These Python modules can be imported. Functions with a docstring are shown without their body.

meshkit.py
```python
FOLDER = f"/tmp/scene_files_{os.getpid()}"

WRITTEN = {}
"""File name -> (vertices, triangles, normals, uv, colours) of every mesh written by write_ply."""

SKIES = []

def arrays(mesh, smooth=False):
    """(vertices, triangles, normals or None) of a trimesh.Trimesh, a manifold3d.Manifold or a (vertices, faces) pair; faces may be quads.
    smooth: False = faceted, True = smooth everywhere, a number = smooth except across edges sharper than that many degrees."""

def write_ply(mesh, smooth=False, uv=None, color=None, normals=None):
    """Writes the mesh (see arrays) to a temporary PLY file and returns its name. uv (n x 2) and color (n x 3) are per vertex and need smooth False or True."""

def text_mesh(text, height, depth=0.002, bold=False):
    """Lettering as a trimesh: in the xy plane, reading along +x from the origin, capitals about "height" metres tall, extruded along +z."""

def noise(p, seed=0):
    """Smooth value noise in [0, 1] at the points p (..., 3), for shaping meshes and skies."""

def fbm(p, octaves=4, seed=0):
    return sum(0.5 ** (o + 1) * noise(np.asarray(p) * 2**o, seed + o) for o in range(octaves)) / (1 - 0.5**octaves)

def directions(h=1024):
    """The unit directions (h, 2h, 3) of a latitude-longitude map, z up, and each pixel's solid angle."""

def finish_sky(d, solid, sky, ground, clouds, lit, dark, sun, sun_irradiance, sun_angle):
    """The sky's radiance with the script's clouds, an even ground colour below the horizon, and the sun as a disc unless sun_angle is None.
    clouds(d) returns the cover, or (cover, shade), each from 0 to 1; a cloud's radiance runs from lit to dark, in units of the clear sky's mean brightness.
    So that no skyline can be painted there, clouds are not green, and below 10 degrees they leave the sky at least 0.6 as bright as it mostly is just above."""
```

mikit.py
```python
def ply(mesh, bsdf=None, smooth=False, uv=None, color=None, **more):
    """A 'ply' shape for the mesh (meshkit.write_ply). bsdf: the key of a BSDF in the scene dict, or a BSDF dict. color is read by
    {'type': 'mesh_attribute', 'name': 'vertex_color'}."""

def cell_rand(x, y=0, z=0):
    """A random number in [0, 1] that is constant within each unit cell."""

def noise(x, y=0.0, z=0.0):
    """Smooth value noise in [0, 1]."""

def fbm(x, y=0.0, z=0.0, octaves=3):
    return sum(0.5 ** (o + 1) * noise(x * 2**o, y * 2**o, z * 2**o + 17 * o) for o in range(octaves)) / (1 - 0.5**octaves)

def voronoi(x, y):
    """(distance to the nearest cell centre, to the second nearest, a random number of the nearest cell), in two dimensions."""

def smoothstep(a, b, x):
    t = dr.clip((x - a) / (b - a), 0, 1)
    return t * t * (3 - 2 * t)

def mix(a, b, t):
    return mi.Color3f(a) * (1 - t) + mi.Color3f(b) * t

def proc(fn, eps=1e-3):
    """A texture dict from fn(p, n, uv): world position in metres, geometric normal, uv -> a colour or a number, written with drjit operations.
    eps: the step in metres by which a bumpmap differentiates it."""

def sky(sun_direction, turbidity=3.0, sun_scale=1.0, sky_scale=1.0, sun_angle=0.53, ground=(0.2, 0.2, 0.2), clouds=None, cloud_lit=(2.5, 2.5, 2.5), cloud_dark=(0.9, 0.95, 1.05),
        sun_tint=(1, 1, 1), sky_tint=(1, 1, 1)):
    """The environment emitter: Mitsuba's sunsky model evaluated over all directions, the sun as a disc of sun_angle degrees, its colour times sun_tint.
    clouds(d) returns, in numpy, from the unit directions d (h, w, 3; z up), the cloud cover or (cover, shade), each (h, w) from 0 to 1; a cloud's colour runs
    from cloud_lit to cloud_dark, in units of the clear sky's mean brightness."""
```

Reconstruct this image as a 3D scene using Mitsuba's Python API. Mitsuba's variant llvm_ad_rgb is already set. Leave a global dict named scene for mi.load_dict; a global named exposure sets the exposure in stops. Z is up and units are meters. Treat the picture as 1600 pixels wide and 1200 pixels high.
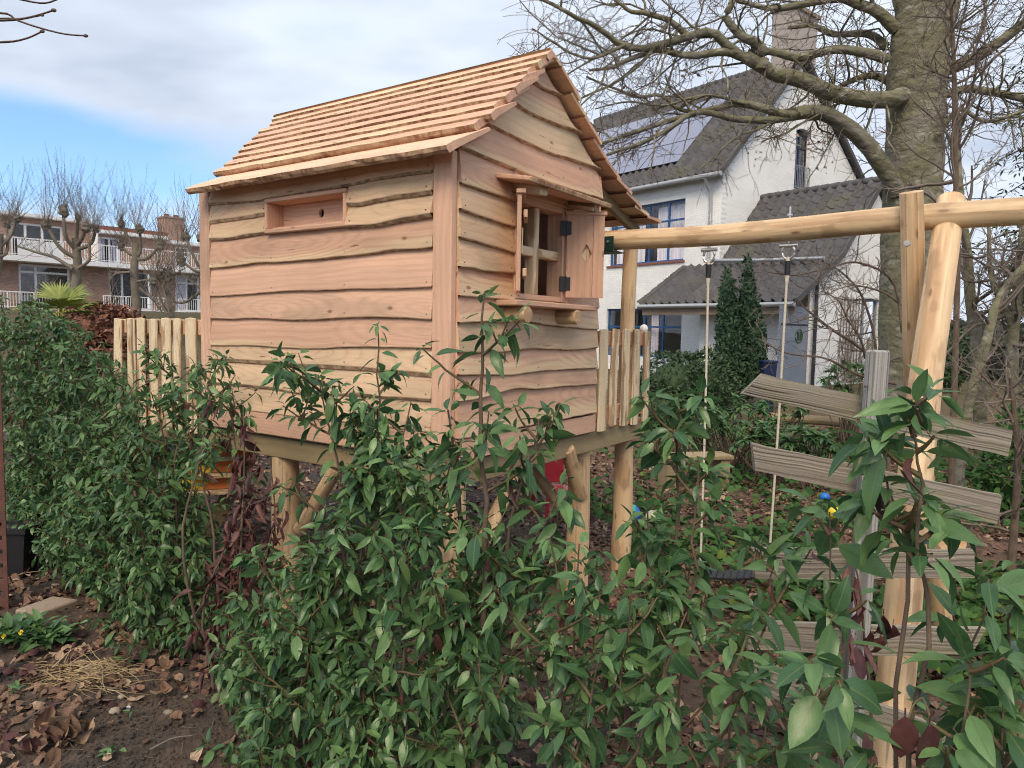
import math, random, numpy as np, trimesh, mitsuba as mi, drjit as dr
import mikit, meshkit
from mikit import noise, fbm, cell_rand, smoothstep, mix, voronoi
from shapely.geometry import Polygon, box as sbox
T = mi.ScalarTransform4f
scene, labels = {}, {}
RNG = np.random.default_rng(7)

# ------------------------------------------------------------------ camera, sky, exposure
CAM_H, PITCH, ROLL, FPX = 1.75, math.radians(4.255), math.radians(1.0576), 1113.15
_F = np.array([0, math.cos(PITCH), -math.sin(PITCH)])
_R0, _U0 = np.array([1., 0, 0]), np.array([0, math.sin(PITCH), math.cos(PITCH)])
_R = math.cos(ROLL) * _R0 + math.sin(ROLL) * _U0
_U = -math.sin(ROLL) * _R0 + math.cos(ROLL) * _U0
EYE = np.array([0, 0, CAM_H])
scene['camera'] = dict(type='perspective', fov=2 * math.degrees(math.atan(800 / FPX)), fov_axis='x', near_clip=0.05, far_clip=3000.0,
                       to_world=T().look_at(origin=EYE.tolist(), target=(EYE + _F).tolist(), up=_U.tolist()))


def clouds(d):
    x, y, z = d[..., 0], d[..., 1], np.maximum(d[..., 2], 0.02)
    q = np.stack([x / (z + .18) * .9, y / (z + .18) * .9, z * 0], -1)
    n = meshkit.fbm(q * 1.3 + 11.3, 5, 3)
    n2 = meshkit.fbm(q * np.array([2.6, 3.2, 1]) + 4.1, 5, 9)
    az = np.degrees(np.arctan2(x, y))                       # a long break in the cloud low down, north-west
    gap = np.exp(-((az + 40) / 30) ** 2) * np.exp(-((np.degrees(np.arcsin(np.clip(d[..., 2], -1, 1))) - 10.5) / 4.6) ** 2)
    n3 = meshkit.fbm(q * np.array([5.0, 9.0, 1]) + 7.7, 4, 21)
    cover = np.clip(1.15 - 1.45 * gap + (n - .5) * .9 + (n2 - .5) * 1.5 + (n3 - .5) * .5, 0, 1)
    cover = cover * cover * (3 - 2 * cover)
    shade = np.clip(.40 + (n2 - .5) * 1.5 + (n - .5) * .5 + (n3 - .5) * 1.0, 0, 1)
    return cover, shade


scene['sky'] = mikit.sky((-0.16, -0.72, 0.68), turbidity=3, sun_scale=0.30, sun_angle=30, sky_scale=1.0, clouds=clouds,
                         sky_tint=(.90, .99, 1.06),
                         cloud_lit=(1.74, 1.90, 2.16), cloud_dark=(1.12, 1.28, 1.56), ground=(.12, .11, .09))
exposure = 2.66


def ray(px, py):
    return _F + _R * (px - 800) / FPX - _U * (py - 600) / FPX


def at(px, py, depth):
    d = ray(px, py)
    return EYE + d * (depth / d[1])


# ------------------------------------------------------------------ materials
def mat(key, color, rough=.8, bump=None, bscale=1., two=True, **kw):
    c = mikit.proc(color) if callable(color) else {'type': 'rgb', 'value': list(color)}
    b = dict(type='principled', base_color=c, roughness=rough, **kw)
    if bump is not None:
        b = dict(type='bumpmap', arbitrary=mikit.proc(bump), scale=bscale, bsdf=b)
    scene[key] = dict(type='twosided', bsdf=b) if two else b


def larch(p, n, uv, all_heart=False, all_pale=False):
    k = dr.floor(uv.x / 10); r1, r2 = cell_rand(k, 3), cell_rand(k, 8)
    u, v = uv.x, uv.y
    w = v + (fbm(u * 1.1, v * 4, k, 3) - .5) * .10
    fine = noise(u * 3.0, v * 420, k) * .5 + noise(u * 9, v * 900, k + 3) * .5
    ring = .5 + .5 * dr.sin(w * 170 + noise(u * .7, k) * 9)
    ring = ring * ring
    uu = u * .8 + r2 * 7; uc = uu - dr.floor(uu) - .5
    q = dr.sqrt(dr.square((v - .06 - .08 * r1 + (noise(u * 2.2, v * 9, k + 31) - .5) * .05) * 13) + dr.square(uc * 2.6))
    loop = .5 + .5 * dr.sin(q * 26 + noise(u * 3, v * 12, k) * 2.5)
    ring = dr.lerp(ring, loop * loop, smoothstep(.35, .6, cell_rand(k, dr.floor(uu), 4)))
    sap = smoothstep(-.03 + .085 * r1, -.01 + .12 * r1, v + (noise(u * 1.6, k + 5) - .5) * .06 + (ring - .5) * .022)
    sap = mi.Float(1) if all_heart else sap * smoothstep(.94, .84, r2)
    if all_pale: sap = smoothstep(.80, .98, loop) * smoothstep(.03, .07, v) * .35 + .22 * smoothstep(.4, .7, fbm(u * 1.3, v * 9, k + 2, 3))
    heart = mix((.615, .380, .262), (.515, .292, .190), ring * .50 + (r1 - .5) * .5)
    pale = mix((.66, .485, .310), (.60, .40, .24), ring * .5)
    c = mix(pale, heart, sap) * (.90 + .20 * fine)
    c = c * (.82 + .30 * fbm(u * 2.2, v * 7, k + 9, 3)) * (.91 + .18 * cell_rand(k, 17))
    a, b, _ = voronoi(u * 2.2 + k * 3.1, v * 4.5 + k)
    kn = smoothstep(.055, .02, a) * smoothstep(.55, .7, cell_rand(dr.floor(u * 2.2 + k), k, 2))
    c = mix(c, (.20, .09, .045), kn * .8)
    c = mix(c, c * mi.Color3f(.62, .66, .66), smoothstep(.50, .72, fbm(u * 2.1 + 3, v * 5, k + 40, 4)) * (.25 + .45 * smoothstep(.5, .9, r2)))
    crack = smoothstep(.955, .985, noise(u * 4, v * 120, k + 21)) * .7
    return mix(c, (.10, .05, .03), crack)


def bark_brown(p, n, uv):
    q = fbm(uv.x * 30, uv.y * 60, 1, 3)
    return mix((.25, .16, .10), (.50, .35, .23), smoothstep(.3, .75, q))


def shingle_edge(p, n, uv):
    k = dr.floor(uv.x / 10)
    q = fbm(uv.x * 55, uv.y * 30, k, 3)
    r = fbm(uv.x * 3.0, uv.y * 8, k + 5, 3)
    return mix(mix((.17, .09, .05), (.26, .105, .055), r), (.47, .32, .20), smoothstep(.34, .80, q * .65 + r * .5))


def peeled(p, n, uv):
    s = fbm(uv.x * 1.6, uv.y * 26, 3, 4)
    s2 = fbm(uv.x * .7, uv.y * 7, 8, 3)
    c = mix((.46, .285, .15), (.70, .52, .315), smoothstep(.25, .75, s)) * (.68 + .62 * s2)
    a, b, rc = voronoi(uv.x * 3.1, uv.y * 8)
    c = mix(c, (.20, .10, .05), smoothstep(.11, .03, a) * .8 * smoothstep(.72, .76, rc))
    c = mix(c, (.30, .17, .09), smoothstep(.58, .72, fbm(uv.x * 7, uv.y * 12, 12, 3)) * .45)
    crack = smoothstep(.90, .95, noise(uv.x * 1.6, uv.y * 48, 17)) + smoothstep(.94, .97, noise(uv.x * 7, uv.y * 3, 6)) * .5
    return mix(c, (.11, .055, .03), dr.minimum(crack, 1) * .45)


def postwood(p, n, uv):
    s = fbm(uv.x * 1.6, uv.y * 30, 3, 4)
    s2 = fbm(uv.x * 1.1, uv.y * 8, 6, 3)
    c = mix((.48, .30, .16), (.68, .52, .32), s) * (.72 + .5 * s2)
    c = mix(c, (.36, .21, .115), smoothstep(.52, .66, fbm(uv.x * 3.4 + 5, uv.y * 9, 22, 4)) * .6)
    c = mix(c, (.24, .16, .10), smoothstep(.58, .68, fbm(uv.x * 5 + 1, uv.y * 26, 31, 4)) * .5)
    ring = smoothstep(.93, .99, noise(uv.x * 9, uv.y * 3, 4))
    vk = voronoi(uv.x * 3.4, uv.y * 9)
    c = mix(c, (.20, .11, .06), smoothstep(.12, .03, vk[0]) * .8 * smoothstep(.75, .79, vk[2]))
    crack = smoothstep(.90, .95, noise(uv.x * 1.5, uv.y * 55, 19))
    return mix(mix(c, (.22, .12, .06), ring * .6), (.12, .07, .04), crack * .4)


def picketwood(p, n, uv):
    k = dr.floor(uv.x / 10)
    s = fbm(uv.x * 2.5, uv.y * 40, k, 4)
    patch = smoothstep(.52, .68, fbm(uv.x * 5, uv.y * 22, k + 3, 3))
    streak = smoothstep(.55, .72, fbm(uv.x * 1.5, uv.y * 60, k + 7, 3)) * smoothstep(.45, .75, cell_rand(k, 5))
    c = mix((.60, .46, .29), (.74, .62, .43), s)
    c = mix(c, (.33, .18, .085), patch * .75)
    return mix(c, (.13, .085, .06), streak * .8)


def treated(p, n, uv):
    s = fbm(uv.x * 2, uv.y * 30, 3, 4)
    return mix((.20, .145, .075), (.33, .26, .15), s)


def greywood(p, n, uv):
    k = dr.floor(uv.x / 10)
    w = uv.y + (fbm(uv.x * 2.0, uv.y * 6, k, 3) - .5) * .035
    g = noise(uv.x * 1.3, w * 230, k) * .55 + noise(uv.x * 4, w * 600, k + 2) * .45
    c = mix((.150, .130, .106), (.285, .252, .208), smoothstep(.18, .78, g))
    c = mix(c, (.20, .19, .10), smoothstep(.55, .8, fbm(uv.x * 6, uv.y * 12, k + 4, 3)) * .5)
    crack = smoothstep(.87, .93, noise(uv.x * 1.1, w * 95, k + 13))
    return mix(c, (.03, .024, .02), crack * .85)


def greybump(p, n, uv):
    k = dr.floor(uv.x / 10)
    w = uv.y + (fbm(uv.x * 2.0, uv.y * 6, k, 3) - .5) * .035
    return noise(uv.x * 1.3, w * 230, k) - smoothstep(.87, .93, noise(uv.x * 1.1, w * 95, k + 13))


def greypost(p, n, uv):
    g = fbm(uv.x * 1.2, uv.y * 220, 4, 3)
    return mix((.15, .147, .14), (.36, .355, .34), smoothstep(.25, .7, g)) * (.8 + .4 * fbm(uv.x * 3, uv.y * 10, 1, 3))


def beechbark(p, n, uv):
    m = fbm(p.x * 3.1, p.y * 3.1, p.z * 2.2, 4)
    up = smoothstep(-.5, .8, n.z)
    moss = smoothstep(.34, .62, m + .22 * up)
    c = mix((.195, .183, .150), (.160, .152, .094), moss)
    c = mix(c, (.34, .33, .27), smoothstep(.60, .72, fbm(p.x * 5 + 3, p.y * 5, p.z * 5, 4)) * .6)
    c = mix(c, (.06, .052, .042), smoothstep(.62, .75, noise(p.x * 2.3, p.y * 2.3, p.z * 9)) * .25)
    return c * (.65 + .7 * fbm(p.x * 13, p.y * 13, p.z * 17, 3))


def twigbark(p, n, uv):
    return mix((.11, .085, .07), (.21, .175, .145), noise(p.x * 1.5, p.y * 1.5, p.z * 1.5))


def stembark(p, n, uv):
    return mix((.050, .032, .026), (.185, .135, .095), fbm(p.x * 40, p.y * 40, p.z * 14, 3))


def greenstem(p, n, uv):
    return mix((.10, .105, .04), (.13, .07, .045), noise(p.x * 9, p.y * 9, p.z * 9))


def leafgreen(p, n, uv):
    k = dr.floor(uv.x); a = uv.x - k; v = uv.y
    r = cell_rand(k, 1); r2 = cell_rand(k, 4)
    c = mix((.038, .098, .044), (.150, .270, .100), r)
    c = mix(c, (.17, .22, .05), smoothstep(.93, .97, r2))
    c = mix(c, (.22, .17, .06), smoothstep(.985, .99, cell_rand(k, 9)) * smoothstep(.3, .7, v))
    side = .5 + .5 * dr.sin((v * 1.0 - dr.abs(a - .5) * .9) * 52)
    c = c * (.96 + .07 * side) * (.85 + .3 * noise(a * 3, v * 4, k))
    mid = smoothstep(.045, .02, dr.abs(a - .5))
    c = mix(c, (.13, .19, .075), mid * .75)
    return mix(c, (.16, .10, .05), smoothstep(.0, -.01, v))


def leafdead(p, n, uv):
    k = dr.floor(uv.x); r = cell_rand(k, 1); r2 = cell_rand(k, 6)
    a = uv.x - k
    c = mix((.095, .052, .034), (.27, .165, .105), r)
    c = mix(c, (.40, .28, .19), smoothstep(.86, .95, r2))
    vein = smoothstep(.10, .0, dr.abs(a - .5)) * .25
    c = c * (1 - vein)
    c = mix(c, (.075, .030, .030), smoothstep(.16, .08, r2))
    return c * (.75 + .4 * noise(a * 9, uv.y * 9, k)) 


def leafpurple(p, n, uv):
    k = dr.floor(uv.x); r = cell_rand(k, 1)
    return mix((.055, .018, .020), (.13, .050, .040), r) * (.8 + .4 * noise(uv.x * 7, uv.y * 7, k))


def ivygreen(p, n, uv):
    k = dr.floor(uv.x); r = cell_rand(k, 1); r2 = cell_rand(k, 4)
    c = mix((.040, .095, .034), (.095, .185, .062), r)
    return mix(c, (.15, .20, .05), smoothstep(.9, .96, r2))


def soil(p, n, uv):
    f = fbm(p.x * 65, p.y * 65, 1, 4)
    f2 = fbm(p.x * 1.9, p.y * 1.9, 4, 3)
    c = mix((.022, .0195, .0175), (.078, .066, .058), f)
    lit = mix((.055, .038, .028), (.155, .108, .078), fbm(p.x * 31, p.y * 31, 7, 3))
    c = mix(c, lit, smoothstep(.46, .66, f2 + .10 * (f - .5)) * .6)
    gard = smoothstep(-.6, .6, p.x) * smoothstep(3.0, 4.2, p.y) * (1 - smoothstep(14, 20, p.y))
    c = mix(c, mix((.085, .055, .038), (.215, .135, .092), fbm(p.x * 17, p.y * 17, 3, 4)), gard * .8)
    far = smoothstep(9, 18, p.y)
    grass = mix((.07, .075, .032), (.14, .115, .06), fbm(p.x * 3, p.y * 3, 5, 4))
    return mix(c, grass, far * .6)


def soilbump(p, n, uv):
    return fbm(p.x * 90, p.y * 90, 2, 4)


def whitebrick(p, n, uv):
    row = uv.y / .075; x = uv.x / .23 + .5 * (dr.floor(row) - 2 * dr.floor(dr.floor(row) / 2))
    fy, fx = row - dr.floor(row), x - dr.floor(x)
    j = dr.maximum(smoothstep(.12, .0, fy), smoothstep(.05, .0, fx))
    t = cell_rand(dr.floor(x), dr.floor(row), 3)
    c = mix((.79, .80, .79), (.85, .86, .85), t)
    c = c * (.86 + .20 * fbm(uv.x * .7, uv.y * 1.3, 3, 4))
    return mix(c, (.50, .50, .50), j * .75)


def redbrick(p, n, uv):
    row = uv.y / .075; x = uv.x / .23 + .5 * (dr.floor(row) - 2 * dr.floor(dr.floor(row) / 2))
    fy, fx = row - dr.floor(row), x - dr.floor(x)
    j = dr.maximum(smoothstep(.18, .06, fy), smoothstep(.07, .02, fx))
    t = cell_rand(dr.floor(x), dr.floor(row), 3)
    c = mix((.22, .105, .072), (.37, .205, .145), t) * (.8 + .4 * fbm(uv.x, uv.y, 3, 3))
    c = mix(c, (.42, .33, .28), .28)
    return mix(c, (.38, .33, .29), j * .6)


def tilecol(p, n, uv):
    k = dr.floor(uv.x); r = cell_rand(k, 2)
    c = mix((.062, .060, .064), (.095, .092, .096), r)
    moss = smoothstep(.50, .72, fbm(p.x * 1.3, p.y * 1.3, p.z * 1.6, 4))
    c = mix(c, (.115, .108, .055), moss * .40)
    return c * (.8 + .4 * fbm(p.x * 14, p.y * 14, p.z * 14, 3))


mat('larch', larch, .72)
mat('larch_pale', lambda p, n, uv: larch(p, n, uv, False, True), .72)
mat('larch_heart', lambda p, n, uv: larch(p, n, uv, True), .72)
mat('bark_brown', bark_brown, .9)
mat('shingle_edge', shingle_edge, .9)
mat('peeled', peeled, .55, bump=lambda p, n, uv: fbm(uv.x * 3, uv.y * 30, 3, 3), bscale=.004)
mat('postwood', postwood, .7, bump=lambda p, n, uv: fbm(uv.x * 3, uv.y * 34, 5, 3), bscale=.004)
mat('picketwood', picketwood, .75, bump=lambda p, n, uv: fbm(uv.x * 4, uv.y * 50, 2, 3), bscale=.004)
mat('treated', treated, .8)
mat('greywood', greywood, .85, bump=greybump, bscale=.0035)
mat('greypost', greypost, .85, bump=lambda p, n, uv: fbm(uv.x * 1.2, uv.y * 220, 4, 3), bscale=.003)
mat('beechbark', beechbark, .85, bump=lambda p, n, uv: fbm(p.x * 10, p.y * 10, p.z * 14, 4), bscale=.045)
mat('twigbark', twigbark, .85)
mat('stembark', stembark, .85)
mat('greenstem', greenstem, .7)
mat('deadleaf', leafdead, .8)
mat('purpleleaf', leafpurple, .6)
mat('pollardbark', lambda p, n, uv: mix((.10, .085, .07), (.22, .195, .155), fbm(p.x * 5, p.y * 5, p.z * 5, 4)), .9)
mat('strawcol', lambda p, n, uv: mix((.26, .18, .095), (.46, .35, .20), cell_rand(dr.floor(uv.x), 2)), .8)
mat('soil', soil, .95, bump=soilbump, bscale=.022)
mat('whitebrick', whitebrick, .8)
mat('redbrick', redbrick, .85)
mat('tilecol', tilecol, .75)
mat('whitepaint', (.74, .75, .76), .5)
mat('bluepaint', (.022, .085, .24), .4)
mat('sillred', (.23, .085, .06), .7)
mat('greypaint', lambda p, n, uv: mix((.19, .22, .27), (.26, .29, .34), fbm(p.x * 3, p.y * 3, p.z * 2, 3)), .6)
mat('galv', (.62, .63, .65), .38, metallic=.85)
mat('zinc', (.40, .42, .44), .5, metallic=.3)
mat('blackrubber', (.015, .015, .018), .5)
mat('nail', (.10, .085, .075), .5)
mat('greenmetal', (.006, .035, .026), .45)
mat('rope', lambda p, n, uv: mix((.50, .46, .37), (.66, .62, .52), .5 + .5 * dr.sin(uv.x * 900 + uv.y * 300)), .85)
mat('curtain', lambda p, n, uv: mix((.62, .60, .68), (.80, .78, .83), .5 + .5 * dr.sin(uv.x * 60)), .9)
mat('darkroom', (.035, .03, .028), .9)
mat('solar', lambda p, n, uv: mix((.24, .25, .33), (.34, .35, .42), dr.maximum(smoothstep(.47, .49, dr.abs(uv.x * 6 - dr.floor(uv.x * 6) - .5)), smoothstep(.47, .49, dr.abs(uv.y * 6 - dr.floor(uv.y * 6) - .5)))), .14, specular=.9, metallic=.45)
mat('solarframe', (.03, .03, .035), .5)
mat('chimneybrick', lambda p, n, uv: redbrick(p, n, uv) * .30 + mi.Color3f(.29, .285, .275), .85)
mat('corten', lambda p, n, uv: mix((.075, .032, .026), (.14, .06, .045), fbm(p.x * 20, p.y * 20, p.z * 20, 3)), .8)
mat('clod', lambda p, n, uv: mix((.034, .029, .026), (.075, .062, .052), cell_rand(dr.floor(uv.x), 4)), .95)
mat('slab', lambda p, n, uv: mix((.22, .165, .125), (.34, .27, .21), fbm(p.x * 14, p.y * 14, p.z * 9, 4)), .9)
mat('stone', lambda p, n, uv: mix((.17, .13, .10), (.42, .36, .29), noise(p.x * 13, p.y * 13, 2)), .85)
mat('yellowpaint', (.72, .45, .02), .4)
mat('orangepaint', (.62, .17, .02), .4)
mat('redplastic', (.50, .03, .045), .35)
mat('bluetoy', (.02, .16, .55), .35)
mat('navy', (.012, .022, .075), .5)
mat('yellowtoy', (.78, .60, .03), .4)
mat('orangetoy', (.78, .30, .02), .4)
mat('paletoy', (.60, .58, .36), .5)
mat('rainbow', lambda p, n, uv: mix(mix(mix((.80, .25, .05), (.75, .62, .05), smoothstep(.18, .30, uv.x)), (.08, .50, .25), smoothstep(.40, .55, uv.x)), (.02, .13, .62), smoothstep(.62, .78, uv.x)), .35)
mat('yewgreen', lambda p, n, uv: mix((.018, .044, .018), (.058, .105, .040), cell_rand(dr.floor(uv.x), 1)), .7)
mat('cypressgreen', lambda p, n, uv: mix((.026, .066, .034), (.070, .135, .062), cell_rand(dr.floor(uv.x), 1)), .7)
mat('beechbrown', lambda p, n, uv: mix((.13, .055, .035), (.26, .125, .08), cell_rand(dr.floor(uv.x), 1)), .8)
mat('palmgreen', lambda p, n, uv: mix((.13, .18, .035), (.28, .30, .07), cell_rand(dr.floor(uv.x), 1)), .6)
mat('farfoliage', lambda p, n, uv: mix((.050, .062, .045), (.115, .105, .085), cell_rand(dr.floor(uv.x), 1)), .9)
scene['leafgreen'] = dict(type='blendbsdf', weight=.40, a=dict(type='principledthin', base_color=mikit.proc(leafgreen), roughness=.4, diff_trans=.75),
                          b=dict(type='twosided', bsdf=dict(type='principled', base_color=mikit.proc(leafgreen), roughness=.30, specular=.75)))
scene['ivygreen'] = dict(type='principledthin', base_color=mikit.proc(ivygreen), roughness=.45, diff_trans=.4, eta=1.4)
scene['glass'] = dict(type='thindielectric', int_ior=1.5)


# ------------------------------------------------------------------ mesh helpers
def tag(key, label=None, cat=None, group=None, kind=None):
    d = {}
    if label: d['label'] = label
    if cat: d['category'] = cat
    if group: d['group'] = group
    if kind: d['kind'] = kind
    labels[key] = d


_taken = {}


def num(key):
    """key, or key with the next three-digit number when it is taken"""
    n = _taken.get(key, -1) + 1
    _taken[key] = n
    return key if n == 0 else f'{key}_{n:03d}'


def put(parent, name, mesh, material, kind=None, label=None, smooth=True):
    key = num(f'{parent}__{name}' if parent else name)
    v, f, uv = mesh
    scene[key] = mikit.ply((v, f), material, smooth=smooth, uv=uv)
    if kind or label: tag(key, label, kind=kind)
    return key


def join(ms):
    v, f, u, n = [], [], [], 0
    for a, b, c in ms:
        v.append(a); f.append(b + n); u.append(c); n += len(a)
    return np.vstack(v), np.vstack(f), np.vstack(u)


def xf(m, M):
    return m[0] @ M[:3, :3].T + M[:3, 3], m[1], m[2]


def mat4(cols, o):
    M = np.eye(4); M[:3, 0], M[:3, 1], M[:3, 2] = cols; M[:3, 3] = o
    return M


_s = np.array([[a, b, c] for a in (-1, 1) for b in (-1, 1) for c in (-1, 1)], float)
_cp = np.vstack([_s * np.array([1, .9, .9]), _s * np.array([.9, 1, .9]), _s * np.array([.9, .9, 1])])
_hull = trimesh.convex.convex_hull(_cp, repair=True)
_order = [int(np.argmin(np.linalg.norm(_hull.vertices - p, axis=1))) for p in _cp]
_inv = np.argsort(_order)
_bf = np.array([[_inv[i] for i in f] for f in _hull.faces])


def bar(lo, hi, M=None, b=.004, seed=0, v0=.3):
    """a chamfered box between two corners; uv runs in metres along its longest side"""
    lo, hi = np.minimum(lo, hi).astype(float), np.maximum(lo, hi).astype(float)
    c, h = (lo + hi) / 2, (hi - lo) / 2
    b = min(b, h.min() * .6)
    v = np.vstack([_s * (h - np.array([0, b, b])), _s * (h - np.array([b, 0, b])), _s * (h - np.array([b, b, 0]))])
    k = int(np.argmax(h)); o = [i for i in range(3) if i != k]
    uv = np.stack([v[:, k] + h[k] + 10 * seed, v[:, o[0]] + v[:, o[1]] + h[o[0]] + h[o[1]] + v0], 1)
    m = (v + c, _bf, uv)
    return xf(m, M) if M is not None else m


def flat(m):
    """separate vertices per triangle (faceted look with uv)"""
    v, f, u = m
    return v[f.ravel()], np.arange(f.size).reshape(-1, 3), u[f.ravel()]


def beamM(a, b, up=(0, 0, 1)):
    a, b = np.asarray(a, float), np.asarray(b, float)
    x = b - a; L = np.linalg.norm(x); x /= L
    y = np.cross(up, x); y /= np.linalg.norm(y)
    return mat4((x, y, np.cross(x, y)), a), L


def stick(a, b, w, h, seed=0, up=(0, 0, 1), bev=.004, v0=.3):
    M, L = beamM(a, b, up)
    return bar((0, -w / 2, -h / 2), (L, w / 2, h / 2), M, bev, seed, v0)


def frames(P):
    """P (N,k,3): tangents and two normals along each path"""
    t = np.gradient(P, axis=1)
    t /= np.linalg.norm(t, axis=2, keepdims=True) + 1e-12
    m = t.mean(1, keepdims=True)
    ref = np.where(np.abs(m[..., 2:]) < .85, np.array([0, 0, 1.]), np.array([1., 0, 0]))
    a = np.cross(t, np.broadcast_to(ref, t.shape))
    a /= np.linalg.norm(a, axis=2, keepdims=True) + 1e-12
    return t, a, np.cross(t, a)


def tubes(P, R, sides=3, seed0=0, wob=0.0, cap=True):
    """many tubes at once: P (N,k,3), R (N,k)"""
    P = np.asarray(P, float); R = np.asarray(R, float)
    N, k, _ = P.shape
    t, a, b = frames(P)
    ang = np.arange(sides + 1) * 2 * np.pi / sides
    rr = R[:, :, None] * np.ones(sides + 1)
    if wob:
        q = P[:, :, None] * 3.0 + np.stack([np.cos(ang), np.sin(ang), 0 * ang], -1)[None, None] * .8
        rr = rr * (1 + wob * (meshkit.fbm(q, 3) - .5) * 2)
    v = P[:, :, None] + rr[..., None] * (np.cos(ang)[None, None, :, None] * a[:, :, None] + np.sin(ang)[None, None, :, None] * b[:, :, None])
    d = np.concatenate([np.zeros((N, 1)), np.cumsum(np.linalg.norm(np.diff(P, axis=1), axis=2), 1)], 1)
    u = np.broadcast_to(d[:, :, None], v.shape[:3]) + seed0 * 10
    w = ang[None, None] * R[:, :, None].max()
    uv = np.stack([u, np.broadcast_to(w, u.shape)], -1).reshape(-1, 2)
    s = sides + 1
    i, j = np.meshgrid(np.arange(k - 1), np.arange(sides), indexing='ij')
    q = np.stack([i * s + j, i * s + j + 1, (i + 1) * s + j + 1, (i + 1) * s + j], -1).reshape(-1, 4)
    f1 = np.vstack([q[:, [0, 1, 2]], q[:, [0, 2, 3]]])
    f = (f1[None] + (np.arange(N) * k * s)[:, None, None]).reshape(-1, 3)
    m = (v.reshape(-1, 3), f, uv)
    if cap and sides > 4:
        ms = [m]
        for n in range(N):
            for e, sg in ((0, -1), (k - 1, 1)):
                ring = v[n, e, :sides]
                c = P[n, e] + sg * t[n, e] * R[n, e] * .06
                ff = np.array([[sides, x, (x + 1) % sides] if sg > 0 else [sides, (x + 1) % sides, x] for x in range(sides)])
                cu = np.vstack([np.stack([seed0 * 10 + .02 * np.cos(ang[:sides]), .3 + R[n, e] * .5 * np.sin(ang[:sides])], 1), [[seed0 * 10, .3]]])
                ms.append((np.vstack([ring, c]), ff, cu))
        m = join(ms)
    return m


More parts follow.
